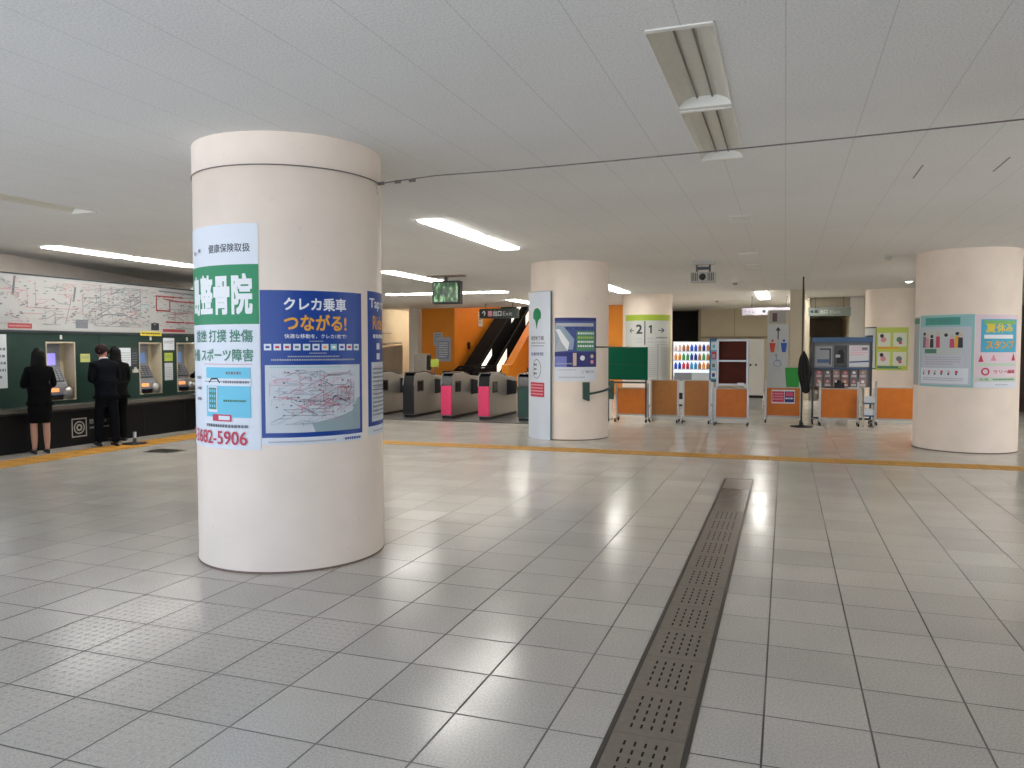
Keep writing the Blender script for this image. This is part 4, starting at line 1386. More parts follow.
# things behind the gates
t = thing('passage_railing', 'grey parapet with handrail along the beige passage wall behind the gates', 'railing', (-14.2, 24, 0))
mb = MB(); mb.prism([(-4.5, 0), (3.4, 0), (3.4, 1.75), (-4.5, 1.35)], 'x', -.1, .05, BEIGE_D); mb.build('parapet', t)
mb = MB(); mb.tube([(0, -4.5, 1.45), (0, 3.4, 1.86)], .03, SILVERP, 8); mb.build('handrail', t)
mb = MB(); mb.box(-.22, .22, -.2, .2, 0, 1.45, GATEMETAL); mb.box(.22, .3, -.1, .1, .9, 1.4, BLACK)
tag(mb.build('service_cabinet', loc=(-11.75, 24.2, 0), bevel=.01), 'grey upright cabinet behind the left gates by the orange wall', 'cabinet')
s = Sheet(.62, .95, mat('blueish_notice', (176, 186, 200), .6))
s.rect(.06, .1, .56, .8, mat('print_grey_blue', (140, 152, 180), .6)); s.greek(.1, .5, .7, .04, INKW, rows=7, gap=.09)
o = s.flat('wall_notice', (-12.98, 27.99, 1.12), 'S'); tag(o, 'pale blue notice low on the dark orange wall behind the gates', 'notice')
s = Sheet(.4, .5, mat('blueish_notice', (176, 186, 200), .6)); s.greek(.05, .35, .4, .04, INKGREY, rows=4, gap=.09)
o = s.flat('wall_notice', (-13.1, 28.0, 1.75), 'S'); tag(o, 'smaller pale note above left on the dark orange wall', 'notice')
s = Sheet(.5, .6, OFFWHITE); s.greek(.05, .4, .5, .06, INKGREY, rows=4, gap=.12)
o = s.flat('wall_notice', (0, 0, 0), 'E'); o.location = (-12.195, 30.5, 2.55); tag(o, 'pale square notice high on the bright orange wall', 'notice')
mb = MB(); mb.box(0, .06, -.08, .08, 0, .28, BLACK); tag(mb.build('wall_telephone', loc=(-12.198, 29.4, 1.6)), 'small dark device on the bright orange wall', 'telephone')
t = thing('standing_sign', 'small yellow-topped stand behind the middle gate', 'sign', (-9.6, 20.6, 0))
mb = MB(); mb.lathe([(0, 0), (.2, 0), (.2, .02), (.02, .03)], (0, 0, 0), BLACK, 20, cap=False); mb.tube([(0, 0, .02), (0, 0, 1.15)], .02, GUNMETAL, 8); mb.build('pole', t)
mb = MB(); mb.box(-.12, .12, -.02, .02, 1.1, 1.32, INKYG); mb.build('sign_plate', t)

# escalator rising away
def escalator():
    xl, xr = -11.0, -10.3
    cx = (xl+xr)/2
    t = thing('escalator', 'black escalator with added bright patches on its balustrades rising beside the orange wall', 'escalator', (cx, 25.0, 0))
    hw = (xr-xl)/2
    S = math.tan(math.radians(30))
    y0, y1 = 2.5, 16.5    # incline start and end
    rise = (y1-y0)*S
    path = lambda y, off: (y, off+(0 if y < y0 else min((y-y0)*S, rise)))
    mb = MB()
    out = [path(0.2, .0), path(y0, .0), path(y1, -.0), (18.5, rise), (18.5, rise-1.1), (y1, rise-1.1), (y0+1.8, 0), (0.2, 0)]
    out = [(0.2, .02), (y0, .02), (y1, rise), (18.5, rise), (18.5, rise-1.1), (y1, rise-1.1), (y0+1.6, -.0)]
    mb.prism(out, 'x', -hw+.0, hw-.0, ESCB)
    mb.build('truss', t)
    mb = MB()
    mb.prism([path(.6, .0), path(y0, .0), (y1, rise), (18, rise), (18, rise+.8), (y1, rise+.8), path(y0, .8), path(.8, .8)], 'x', -hw-.72, -hw, ESCB)
    mb.build('side_cladding', t)
    for s_ in (-1, 1):
        mb = MB()
        pb = [path(.3, .03), path(y0, .03), (y1, rise+.03), (18, rise+.03), (18, rise+.92), (y1, rise+.92), path(y0, .92), path(.5, .92), (.2, .75), (.15, .4)]
        x0, x1 = (hw-.07, hw) if s_ > 0 else (-hw, -hw+.07)
        mb.prism(pb, 'x', x0, x1, ESCB)
        bl = mb.build('balustrade', t)
        mb = MB()
        xc = (x0+x1)/2
        mb.tube([(xc, .2, .2), (xc, .05, .5), (xc, .15, .85), (xc, .5, .97), (xc, y0, .97), (xc, y1, rise+.97), (xc, 18, rise+.97)], .035, ESCB, 8)
        h_ = mb.build('handrail', bl)
        for (a, b) in ((y0+.15, y0+1.25), (y0+3.6, y0+4.9)):
            mb = MB()
            q = [path(a, .62 if s_ < 0 else .5), path(b, .62 if s_ < 0 else .5), path(b, .9), path(a, .9)]
            xx = (x0-.006, x1+.006)
            mb.prism(q, 'x', xx[0], xx[1], mat('escalator_bright_patch', (240, 238, 228), .4, emit=.75))  # added glow imitating bright gaps and daylight on the balustrade
            l_ = mb.build('bright_patch', bl)
    mb = MB()
    n = 36
    for k in range(n):
        y = y0+k*(y1-y0)/n; z = k*rise/n
        mb.prism([(y, z), (y, z+rise/n+.04), (y+(y1-y0)/n, z+rise/n+.04), (y+(y1-y0)/n, z)], 'x', -hw+.11, hw-.11, ESCB)
    mb.build('steps', t)
escalator()
# orange sloped parapet and stairs
S = math.tan(math.radians(30))
mb = MB()
mb.prism([(27.2, 0), (27.2, 1.0), (27.6, 1.05), (41.5, 1.05+13.9*S), (46.8, 1.05+13.9*S), (46.8, 0)], 'x', -9.95, -9.65, ORANGE)
struct(mb, 'wall_stair_parapet')
mb = MB()
STAIR = mat('stair_grey', (74, 70, 66), .6, noise=.1)
NOSE = mat('stair_nosing', (110, 104, 98), .6)
n = 44
for k in range(n):
    y = 28.1+.30*k; z = .173*k
    if z > 5.6: break
    mb.box(-9.64, -6.31, y, y+.31, 0 if k < 2 else z-.3, z+.173, STAIR)
    mb.box(-9.64, -6.31, y-.01, y+.04, z+.153, z+.18, NOSE)
mb.box(-9.64, -6.31, y, 46.7, z-.3, z, STAIR)
o = mb.build('stairs'); o['kind'] = 'structure'
t = thing('stair_handrail', 'silver handrail at the foot of the dark grey stairs', 'handrail', (-7.0, 27.8, 0))
mb = MB(); mb.tube([(0, 0, 0), (0, 0, .85), (0, .3, .95), (0, 8, .95+7.7*S)], .025, ALU, 8)
mb.build('rail', t)
# light in the stair well (the lamps up on the platform level)
l = bpy.data.lights.new('stairwell_lamp', 'AREA'); l.shape = 'RECTANGLE'; l.size = 5; l.size_y = 8; l.energy = 700; l.color = (1, .93, .8)
o = bpy.data.objects.new('stairwell_lamp', l); o.location = (-9, 36, 7.9); COL.objects.link(o)
# added lamps, out of view, to brighten the passage behind the gates
mb = MB(); mb.box(-.15, .15, -1.2, 1.2, -.05, 0, LAMPWHITE); mb.box(-.12, .12, -1.15, 1.15, -.055, -.05, LIT)
tag(mb.build('ceiling_light', loc=(-13.55, 22.6, HC)), 'added slim lamp washing the beige passage wall, hidden by the near column', 'ceiling light')
mb = MB(); mb.box(-.22, .22, -.9, .9, -.06, 0, LAMPWHITE); mb.box(-.23, -.2, -.85, .85, -.3, -.06, mat('added_passage_glow', (255, 244, 220), .4, emit=30)); mb.box(-.2, .2, -.85, .85, -.3, -.06, LAMPWHITE)  # added glowing strip, unseen, turned to the passage wall
tag(mb.build('ceiling_light', loc=(-13.05, 29.6, HC)), 'added bright lamp hidden behind the orange end wall, lighting the passage', 'ceiling light')

# dark hanging sign near the escalator
t = thing('hanging_sign', 'dark hanging exit sign with white characters in front of the escalator', 'sign', (-9.45, 25.6, 2.68))
mb = MB(); mb.box(-.72, .72, -.06, .06, 0, .34, SIGNDARK); mb.build('panel', t)
s = Sheet(1.4, .3, SIGNDARK, thick=.002)
s.text('↑', .08, .06, .19, INKW, w=.14, bold=.02); s.rect(.3, .05, .46, .24, INKPINK); s.text('出口', .5, .06, .18, INKW, w=.3, bold=.02); s.text('Exit', .86, .07, .14, INKPALE, w=.34)
s.flat('lettering', (-.7, -.061, .02), 'S', parent=t)
mb = MB(); mb.tube([(-.5, 0, .34), (-.5, 0, .515)], .012, GUNMETAL, 8); mb.tube([(.5, 0, .34), (.5, 0, .515)], .012, GUNMETAL, 8); mb.build('hanger', t)

# ------------------------------------------------------------------ counters / partitions at the right
def castor(mb, x, y):
    mb.tube([(x-.015, y, .035), (x+.015, y, .035)], .035, BLACK, 12)
    mb.box(x-.012, x+.012, y-.01, y+.01, .035, .08, GUNMETAL)
def partition(x0, x1, y, z0, z1, panel, label, posts_to=None, skirt=None, group='wheeled orange partitions in a row'):
    cx = (x0+x1)/2; hw = (x1-x0)/2+.045
    t = thing('wheeled_partition', label, 'partition', (cx, y, 0), 0, group)
    zt = posts_to or z1+.02
    for s_ in (-1, 1):
        mb = MB()
        mb.box(min(s_*hw, s_*(hw-.04)), max(s_*hw, s_*(hw-.04)), -.02, .02, .07, zt, ALU)
        mb.box(s_*(hw-.02)-.02, s_*(hw-.02)+.02, -.22, .22, .07, .10, ALU)
        po = mb.build('post', t, bevel=.004)
        for yy in (-.19, .19):
            mb = MB(); castor(mb, s_*(hw-.02), yy); mb.build('castor', po)
    mb = MB(); mb.box(-hw+.04, hw-.04, -.012, .012, z0, z1, panel); mb.build('panel', t)
    mb = MB(); mb.box(-hw+.04, hw-.04, -.015, .015, z0-.035, z0, SILVERP); mb.box(-hw+.04, hw-.04, -.015, .015, z1, z1+.02, SILVERP); mb.build('rail', t)
    if skirt:
        mb = MB(); mb.box(-hw+.04, hw-.04, -.006, .006, .04, z0-.035, skirt); mb.build('skirt', t)
    return t
partition(-3.55, -2.90, 17.35, .17, .74, WOODO, 'orange wheeled partition below the green board beside the middle column', .86)
partition(-2.79, -2.25, 17.45, .16, .925, WOODB, 'brown wheeled partition right of the green board', None, OFFWHITE)
partition(-2.08, -1.57, 17.45, .16, .925, WOODB, 'brown wheeled partition in front of the lit vending machine', None, OFFWHITE)
partition(-1.38, -.76, 17.2, .17, .77, WOODO, 'orange wheeled partition under the dark red empty rack', .8, OFFWHITE)
partition(-.37, .31, 18.2, .15, .76, WOODO, 'orange wheeled partition with a red notice before the toilet sign', .93)
partition(.74, 1.44, 17.9, .16, .77, WOODO, 'orange wheeled partition in front of the blue-topped rack', .93)
partition(1.87, 2.62, 18.3, .14, .79, WOODO, 'orange wheeled partition at the far right beside the right column', .93, OFFWHITE)
s = Sheet(.48, .30, WHITE)
s.rect(.01, .03, .26, .27, INKR); s.rect(.27, .03, .47, .27, INKNAVY); s.rect(.29, .16, .45, .25, INKROSE); s.greek(.03, .24, .2, .03, INKPINK, rows=3, gap=.06); s.greek(.29, .45, .1, .03, INKW, rows=1)
o = s.flat('notice_card', (-.27, 18.186, .42), 'S'); tag(o, 'red and blue notice stuck on the orange partition', 'notice')

# green board
t = thing('green_board', 'large plain green board standing beside the middle column', 'board', (-3.33, 17.2, 0))
mb = MB(); mb.box(-.47, .47, -.02, .02, .94, 1.665, GREENBOARD); mb.box(-.47, .47, -.022, -.02, 1.27, 1.278, GREENTRIM); mb.build('panel', t)
mb = MB(); mb.box(-.47, -.28, -.02, .02, .50, .92, GREENTRIM); mb.build('side_flap', t)
for x in (-.41, .43):
    mb = MB(); mb.box(x-.015, x+.015, .02, .05, .07, 1.6, GUNMETAL); castor(mb, x, .035); mb.build('post', t)
mb = MB(); mb.box(-.44, .44, .02, .045, .86, .9, GUNMETAL); mb.build('rail', t)
mb = MB(); mb.lathe([(0, 0), (.085, 0), (.085, .02), (.05, .03), (.05, .5), (0, .51)], (0, 0, 0), OFFWHITE, 16, cap=False)
tag(mb.build('bollard', loc=(-3.85, 17.9, 0)), 'short white bollard peeping out right of the middle column', 'bollard')

# empty dark red rack
t = thing('display_rack', 'silver framed rack with empty dark red shelves', 'rack', (-1.07, 17.45, 0))
mb = MB()
for s_ in (-1, 1): mb.box(s_*.31-.02, s_*.31+.02, -.1, .1, .02, 1.83, ALU)
mb.box(-.29, .29, -.1, .1, 1.79, 1.83, ALU)
mb.build('frame', t, bevel=.004)
mb = MB(); mb.box(-.29, .29, .06, .08, .86, 1.79, WOODR); mb.build('back_panel', t)
for z in (.84, 1.35):
    mb = MB(); mb.box(-.29, .29, -.1, .06, z, z+.035, ALU); mb.build('shelf', t)
s = Sheet(.14, .05, WHITE); tag(s.flat('price_card', (-.96, 17.339, .85), 'S'), 'tiny white card on the lower edge of the dark red rack', 'card')
# narrow poster stand
t = thing('poster_stand', 'narrow blue poster stand left of the dark red rack', 'poster stand', (-1.49, 17.7, 0))
mb = MB(); mb.box(-.09, .09, -.02, .02, .9, 1.86, BLUEFRAME); mb.build('panel', t)
mb = MB(); mb.box(-.02, .02, .02, .05, .02, 1.8, ALU); mb.box(-.12, .12, -.15, .15, 0, .03, ALU); mb.build('stand', t)
s = Sheet(.13, .85, INKSKY)
for k in range(4): s.rect(.01, .03+.21*k, .12, .2+.21*k, [INKW, INKLAV, INKROSE, INKW][k], lift=(k == 0)); s.rect(.03, .06+.21*k, .09, .14+.21*k, [INKB, INKG2, INKPALE, INKSKY][k])
s.flat('poster_sheet', (-.06, -.021, .95), 'S', parent=t)

# vending machine
def vending():
    t = thing('vending_machine', 'lit drinks vending machine behind the brown partitions', 'vending machine', (-2.47, 22.3, 0))
    mb = MB(); mb.box(-.53, .53, 0, .7, .05, 1.83, OFFWHITE); mb.box(-.5, .5, .05, .65, 0, .05, BLACK); mb.build('cabinet', t, bevel=.01)
    mb = MB(); mb.box(-.50, .50, -.015, 0, .85, 1.80, VENDLIT); mb.build('lit_window', t)
    mb = MB(); mb.box(-.48, .0, -.03, -.015, .72, .95, MACHG); mb.box(.0, .48, -.03, -.015, .72, .95, PAPERMAP); mb.build('dispenser_panel', t)
    rnd = random.Random(8)
    pal = [(40, 90, 190), (200, 50, 60), (60, 150, 200), (230, 160, 60), (80, 160, 90), (30, 60, 140), (220, 200, 190), (180, 120, 70)]
    for r_ in range(3):
        z = 1.06+.25*r_
        mb = MB(); mb.box(-.5, .5, -.1, -.015, z-.02, z, PAPERMAP); sh_ = mb.build('sample_shelf', t)
        for k in range(9):
            c_ = pal[(k//2+r_*3) % 8] if k < 6 else pal[(3+r_) % 8 if k % 2 else 7]
            mb = MB()
            mb.lathe([(0, 0), (.042, 0), (.043, .11), (.035, .14), (.018, .165), (.017, .19), (0, .19)], (0, 0, 0), mat('drink_%d_%d_%d' % c_, c_, .4, emit=.18), 12, cap=False)
            mb.build('sample_bottle', sh_, loc=(-.44+.11*k, -.055, z))
    mb = MB(); mb.box(-.35, .35, -.012, 0, .2, .38, BLACK); mb.build('pickup_flap', t)
vending()

# toilet sign on the pillar
s = Sheet(.54, 1.72, mat('toilet_sign_white', (186, 190, 192), .5), thick=.02)
u = .27
s.poly([(u-.07, 1.56), (u+.07, 1.56), (u, 1.66)], INKK); s.rect(u-.015, 1.32, u+.015, 1.58, INKK)
for (uc, m_, fem) in ((.13, mat('print_toilet_red', (200, 76, 50), .5), 1), (.42, mat('print_toilet_blue', (30, 80, 170), .5), 0)):
    s.disc(uc, 1.29, .035, m_)
    s.poly([(uc-.08, 1.23), (uc+.08, 1.23), (uc+.045, .98), (uc-.045, .98)], m_)
s.rect(u-.006, 1.0, u+.006, 1.3, INKGREY)
s.ring(.26, .68, .1, .022, mat('print_wheel_blue', (130, 150, 190), .6)); s.disc(.23, .9, .03, mat('print_wheel_blue', (130, 150, 190), .6))
s.line([(.23, .87), (.24, .75), (.33, .74), (.36, .64)], .025, mat('print_wheel_blue', (130, 150, 190), .6))
s.greek(.15, .4, .5, .03, INKPALE)
o = s.flat('toilet_sign', (-.46, 22.19, .55), 'S'); tag(o, 'tall white toilet sign with red and blue figures on the pillar', 'sign')
s = Sheet(.42, .34, mat('toilet_sign_grey', (160, 158, 156), .5), thick=.03); s.rect(.08, .05, .2, .28, mat('print_dark_rose', (96, 70, 76), .6))
o = s.flat('toilet_plate', (-.42, 22.19, 2.3), 'S'); tag(o, 'small grey pictogram plate above the toilet sign', 'sign')
# small hanging sign left of it
t = thing('hanging_sign', 'pale lilac hanging sign with dark arrows left of the corridor', 'sign', (-.47, 24.6, 2.63))
mb = MB(); mb.box(-.78, .78, -.03, .03, 0, .22, mat('sign_lilac', (186, 180, 192), .5)); mb.build('panel', t)
s = Sheet(1.5, .18, mat('sign_lilac', (186, 180, 192), .5), thick=.001); s.text('トイレ', .05, .04, .1, INKNAVY, w=.3); s.disc(.6, .09, .05, INKK); s.disc(.85, .09, .04, INKGREY); s.greek(1.05, 1.45, .07, .04, INKGREY)
s.flat('lettering', (-.75, -.031, .02), 'S', parent=t)
mb = MB(); mb.tube([(-.5, 0, .22), (-.5, 0, .565)], .01, GUNMETAL, 6); mb.tube([(.5, 0, .22), (.5, 0, .565)], .01, GUNMETAL, 6); mb.build('hanger', t)
# sign over corridor
t = thing('hanging_sign', 'grey-green sign across the top of the right-hand corridor', 'sign', (1.25, 25.7, 2.62))
mb = MB(); mb.box(-.6, .6, -.04, .04, 0, .26, mat('sign_grey_green', (122, 132, 126), .5)); mb.build('panel', t)
s = Sheet(1.16, .22, mat('sign_grey_green', (122, 132, 126), .5), thick=.001); s.disc(.08, .12, .045, INKK); s.rect(.16, .07, .25, .17, INKK); s.text('出口', .32, .05, .12, INKW, w=.2); s.text('Exit', .6, .05, .1, INKPALE, w=.3)
s.flat('lettering', (-.58, -.041, .02), 'S', parent=t)
mb = MB(); mb.tube([(-.4, 0, .26), (-.4, 0, .575)], .01, GUNMETAL, 6); mb.tube([(.4, 0, .26), (.4, 0, .575)], .01, GUNMETAL, 6); mb.build('hanger', t)
# white locker
t = thing('locker', 'pale grey locker with black knobs right of the dark red rack', 'locker', (-.78, 21.9, 0))
mb = MB(); mb.box(-.26, .24, 0, .45, .3, 1.88, OFFWHITE); mb.box(-.24, .22, .02, .43, 0, .3, SILVERP); mb.build('body', t, bevel=.006)
mb = MB(); mb.box(-.26, .24, -.02, 0, .3, .37, BLACK); mb.build('bottom_bar', t)
for x in (-.1, .04):
    mb = MB(); mb.tube([(x, -.03, 1.19), (x, .0, 1.19)], .028, BLACK, 12); mb.build('knob', t)

# green bin-like box on the partition, pole with black cover
mb = MB()
mb.prism([(-.13, 0), (.13, 0), (.16, .40), (.15, .43), (-.15, .43), (-.16, .40)], 'y', -.04, .04, GREENPL)
tag(mb.build('green_case', loc=(.16, 18.2, .785), bevel=.012), 'bright green flat case standing on the orange partition', 'case')
t = thing('flag_pole', 'tall dark pole with a bundled black cover beside the green case', 'pole', (.335, 17.3, 0))
mb = MB(); mb.lathe([(0, 0), (.22, 0), (.22, .02), (.05, .04), (.04, .1), (0, .1)], (0, 0, 0), BLACK, 28, cap=False); mb.build('base', t)
mb = MB(); mb.tube([(0, 0, .05), (0, 0, 3.12)], .017, mat('pole_brown', (70, 60, 56), .4), 10); mb.build('shaft', t)
mb = MB()
prof = [(.02, 1.58), (.05, 1.52), (.09, 1.42), (.12, 1.28), (.14, 1.12), (.12, .98), (.10, .85), (.085, .74), (.03, .70)]
seg = 28; vs = []
for r_, z in prof:
    for i in range(seg):
        a = 2*PI*i/seg
        rr = r_*(1+.22*math.cos(a*5+z*3)+.1*math.sin(a*3))
        vs.append((.02+.07*(1.6-z)+rr*.82*math.cos(a), rr*.8*math.sin(a), z))
fs = [(k*seg+i, k*seg+(i+1) % seg, (k+1)*seg+(i+1) % seg, (k+1)*seg+i) for k in range(len(prof)-1) for i in range(seg)]
mb.raw(vs, fs, CLOTHK, True)
mb.build('cover', t)

# blue-topped display rack
t = thing('display_rack', 'wheeled rack with a blue top bar and posters right of the pole', 'rack', (1.155, 18.25, 0))
mb = MB()
for s_ in (-1, 1):
    mb.box(s_*.58-.02, s_*.58+.02, -.02, .02, .08, 1.80, GUNMETAL); mb.box(s_*.58-.02, s_*.58+.02, -.25, .25, .08, .12, GUNMETAL)
mb.box(-.58, .58, -.02, .02, .10, .14, GUNMETAL)
mb.build('frame', t)
mb = MB(); mb.box(-.60, .60, -.05, .05, 1.77, 1.875, BLUEFRAME); mb.build('top_bar', t, bevel=.006)
mb = MB(); mb.box(-.56, .56, .015, .02, .80, 1.77, mat('rack_backing', (116, 118, 120), .5)); mb.build('back_panel', t)
mb = MB(); mb.box(-.56, .56, -.12, .015, 1.19, 1.215, BLUEFRAME); mb.build('ledge', t)
for x in (-.58, .58):
    for y in (-.22, .22):
        mb = MB(); castor(mb, x, y); mb.build('castor', t)
s = Sheet(.34, .44, mat('photo_grey', (150, 152, 158), .5)); s.rect(.04, .08, .28, .16, mat('print_grey_blue2', (80, 100, 140), .6)); s.line([(.1, .38), (.3, .38), (.3, .06)], .03, INKK)
tag(s.flat('poster', (.62, 18.262, 1.24), 'S'), 'grey poster with a dark bracket shape on the blue-topped rack, left', 'poster')
s = Sheet(.26, .48, mat('photo_dark', (70, 72, 76), .5)); s.poly([(.05, .1), (.2, .1), (.2, .3), (.16, .4), (.08, .36)], BLACK); s.rect(.03, .22, .12, .28, INKPALE)
tag(s.flat('poster', (1.0, 18.262, 1.22), 'S'), 'dark poster in the middle of the blue-topped rack', 'poster')
s = Sheet(.40, .46, mat('photo_pale', (206, 206, 210), .5)); s.greek(.03, .36, .4, .02, INKPINK, rows=4, gap=.05); s.line([(.02, .1), (.38, .12)], .03, BLUEFRAME); s.rect(.25, .36, .36, .42, INKGREY)
tag(s.flat('poster', (1.30, 18.262, 1.24), 'S'), 'pale gridded poster on the right of the blue-topped rack', 'poster')
rnd = random.Random(3)
for r_ in range(2):
    for k in range(6):
        s = Sheet(.14, .185, mat('leaflet_%d' % (k % 3), [(150, 116, 116), (128, 120, 120), (166, 140, 136)][k % 3], .5), thick=.004)
        s.disc(.07, .12, .032, [INKSKIN, INKPINK, INKW][(k+r_) % 3]); s.greek(.02, .12, .05, .015, INKW, rows=2, gap=.025)
        o = s.flat('leaflet', (.63+.175*k, 18.235, .80+.195*r_), 'S')
        col_ = ['far left', 'second', 'third', 'fourth', 'fifth', 'far right'][k]
        tag(o, '%s leaflet in the %s row of the rack under the posters' % (col_, ['lower', 'upper'][r_]), 'leaflet', 'leaflets on the blue-topped rack')
mb = MB(); mb.box(-.10, .10, -.012, .0, 0, .12, BLACK); mb.lathe([(0, .1), (.05, .1), (.05, .17), (0, .17)], (0, -.0, 0), BLACK, 14)
# small things on the counter
t = thing('hand_sanitiser', 'small black bottle and box on the orange partition before the rack', 'dispenser', (1.09, 17.88, .793))
mb.build('bottle', t)
# pale blue crate beneath right of the rack
mb = MB()
for z in (.22, .48): mb.box(-.10, .10, -.15, .15, z, z+.03, BLUEFRAME); mb.box(-.09, .09, -.13, .13, z+.03, z+.15, PAPERMAP)
mb.box(-.1, -.09, -.15, .15, 0, .8, OFFWHITE); mb.box(.09, .1, -.15, .15, 0, .8, OFFWHITE)
tag(mb.build('paper_shelf', loc=(1.66, 17.8, 0)), 'narrow white shelf with papers at the right foot of the blue-topped rack', 'shelf')

# things right beyond the right column
mb = MB()
mb.box(-.6, .6, 0, .4, 0, 2.2, mat('kiosk_brown', (66, 46, 44), .5, noise=.2)); mb.box(-.6, .6, -.02, 0, 2.2, 2.75, SIGNDARK); mb.box(-.6, .6, .0, .4, 2.2, 2.75, SIGNDARK)
for k in range(5): mb.box(-.55, .55, -.02, 0, .3+.4*k, .33+.4*k, mat('kiosk_shelf', (110, 80, 76), .5))
mb.box(-.55, -.2, -.03, -.02, 2.3, 2.6, GREENPL)
tag(mb.build('kiosk', loc=(6.35, 23.0, 0)), 'dark brown kiosk front just visible at the right edge', 'kiosk')

# ------------------------------------------------------------------ people
def skin_mesh(nodes, edges, mats_, sub=2, root=0):
    """nodes: (x,y,z,rx,ry); returns mesh data grown with a Skin modifier"""
    me = bpy.data.meshes.new('s')
    me.from_pydata([n[:3] for n in nodes], edges, [])
    o = bpy.data.objects.new('s', me)
    COL.objects.link(o)
    md = o.modifiers.new('skin', 'SKIN')
    md.use_smooth_shade = True
    for i, n in enumerate(nodes):
        sv = me.skin_vertices[0].data[i]
        sv.radius = (n[3], n[4] if len(n) > 4 else n[3])
        sv.use_root = (i == root)
    sb = o.modifiers.new('sub', 'SUBSURF')
    sb.levels = sub; sb.render_levels = sub
    bpy.context.view_layer.update()
    m2 = bpy.data.meshes.new_from_object(o.evaluated_get(bpy.context.evaluated_depsgraph_get()))
    vs = [tuple(v.co) for v in m2.vertices]; fs = [tuple(p.vertices) for p in m2.polygons]
    bpy.data.objects.remove(o); bpy.data.meshes.remove(me); bpy.data.meshes.remove(m2)
    return vs, fs
def add_skin(mb, nodes, edges, m, sub=2, root=0):
    vs, fs = skin_mesh(nodes, edges, m, sub, root)
    mb.raw(vs, fs, m, True)

def head(mb, c, skin, tilt=0.0, yaw=0.0):
    """head about 0.225 tall, facing +y, centre c"""
    R = Matrix.Rotation(yaw, 3, 'Z') @ Matrix.Rotation(-tilt, 3, 'X')
    c = Vector(c)
    T = lambda p: tuple(c+R @ Vector(p))
    seg, rings = 24, 18
    vs = []
    for k in range(rings+1):
        t_ = PI*k/rings
        for i in range(seg):
            a = 2*PI*i/seg
            x = .076*math.sin(t_)*math.cos(a); y = .096*math.sin(t_)*math.sin(a); z = .115*math.cos(t_)
            if z < -.02:                       # narrow towards the chin
                f = 1-.42*((-z-.02)/.095)
                x *= f; y = y*f+.012*((-z-.02)/.095)
            fr = max(0, math.sin(a))*math.sin(t_)
            if abs(x) < .016 and y > 0 and -.045 < z < .012: y += .02*(1-abs(x)/.016)*(1-abs(z+.02)/.035)     # nose
            if .012 < abs(x) < .045 and y > 0 and -.004 < z < .022: y -= .006                                    # sockets
            vs.append(T((x, y, z)))
    fs = []
    for k in range(rings):
        for i in range(seg):
            j = (i+1) % seg
            fs.append((k*seg+i, (k+1)*seg+i, (k+1)*seg+j, k*seg+j))
    mb.raw(vs, fs, skin, True)
    for s_ in (-1, 1):
        mb.sphere(T((s_*.029, .080, .006)), .0115, EYE, 10, 8)
        mb.sphere(T((s_*.029, .090, .006)), .0055, IRIS, 8, 6)
        mb.sphere(T((s_*.077, -.004, -.008)), .026, skin, 10, 8, (.35, .65, 1.1))
    mb.sphere(T((0, .094, -.022)), .014, skin, 10, 8, (.9, 1, 1.2))
    mb.sphere(T((0, .080, -.056)), .02, LIP, 10, 6, (1.1, .45, .35))

def hand(mb, wrist, direction, palm_n, skin):
    """five separate curled fingers off a palm"""
    d = Vector(direction).normalized(); n = Vector(palm_n)
    n = (n-d*n.dot(d)).normalized()
    sd = d.cross(n)
    w = Vector(wrist)
    nodes = [tuple(w)+(.024, .018), tuple(w+d*.045)+(.036, .015), tuple(w+d*.085)+(.038, .014)]
    add_skin(mb, nodes, [(0, 1), (1, 2)], skin, 1, 0)
    for k, (o_, L) in enumerate(((-.030, .062), (-.010, .072), (.010, .068), (.029, .054))):
        b = w+d*.075+sd*o_
        p1 = b+d*L*.42; p2 = p1+(d*.85+n*.5).normalized()*L*.36; p3 = p2+(d*.5+n*.85).normalized()*L*.3
        add_skin(mb, [tuple(b)+(.009,), tuple(p1)+(.0085,), tuple(p2)+(.008,), tuple(p3)+(.0065,)], [(0, 1), (1, 2), (2, 3)], skin, 1, 0)
    b = w+d*.025-sd*.028
    p1 = b+(d*.6-sd*.8+n*.3).normalized()*.035; p2 = p1+(d*.9-sd*.3+n*.4).normalized()*.032
    add_skin(mb, [tuple(b)+(.012,), tuple(p1)+(.010,), tuple(p2)+(.008,)], [(0, 1), (1, 2)], skin, 1, 0)

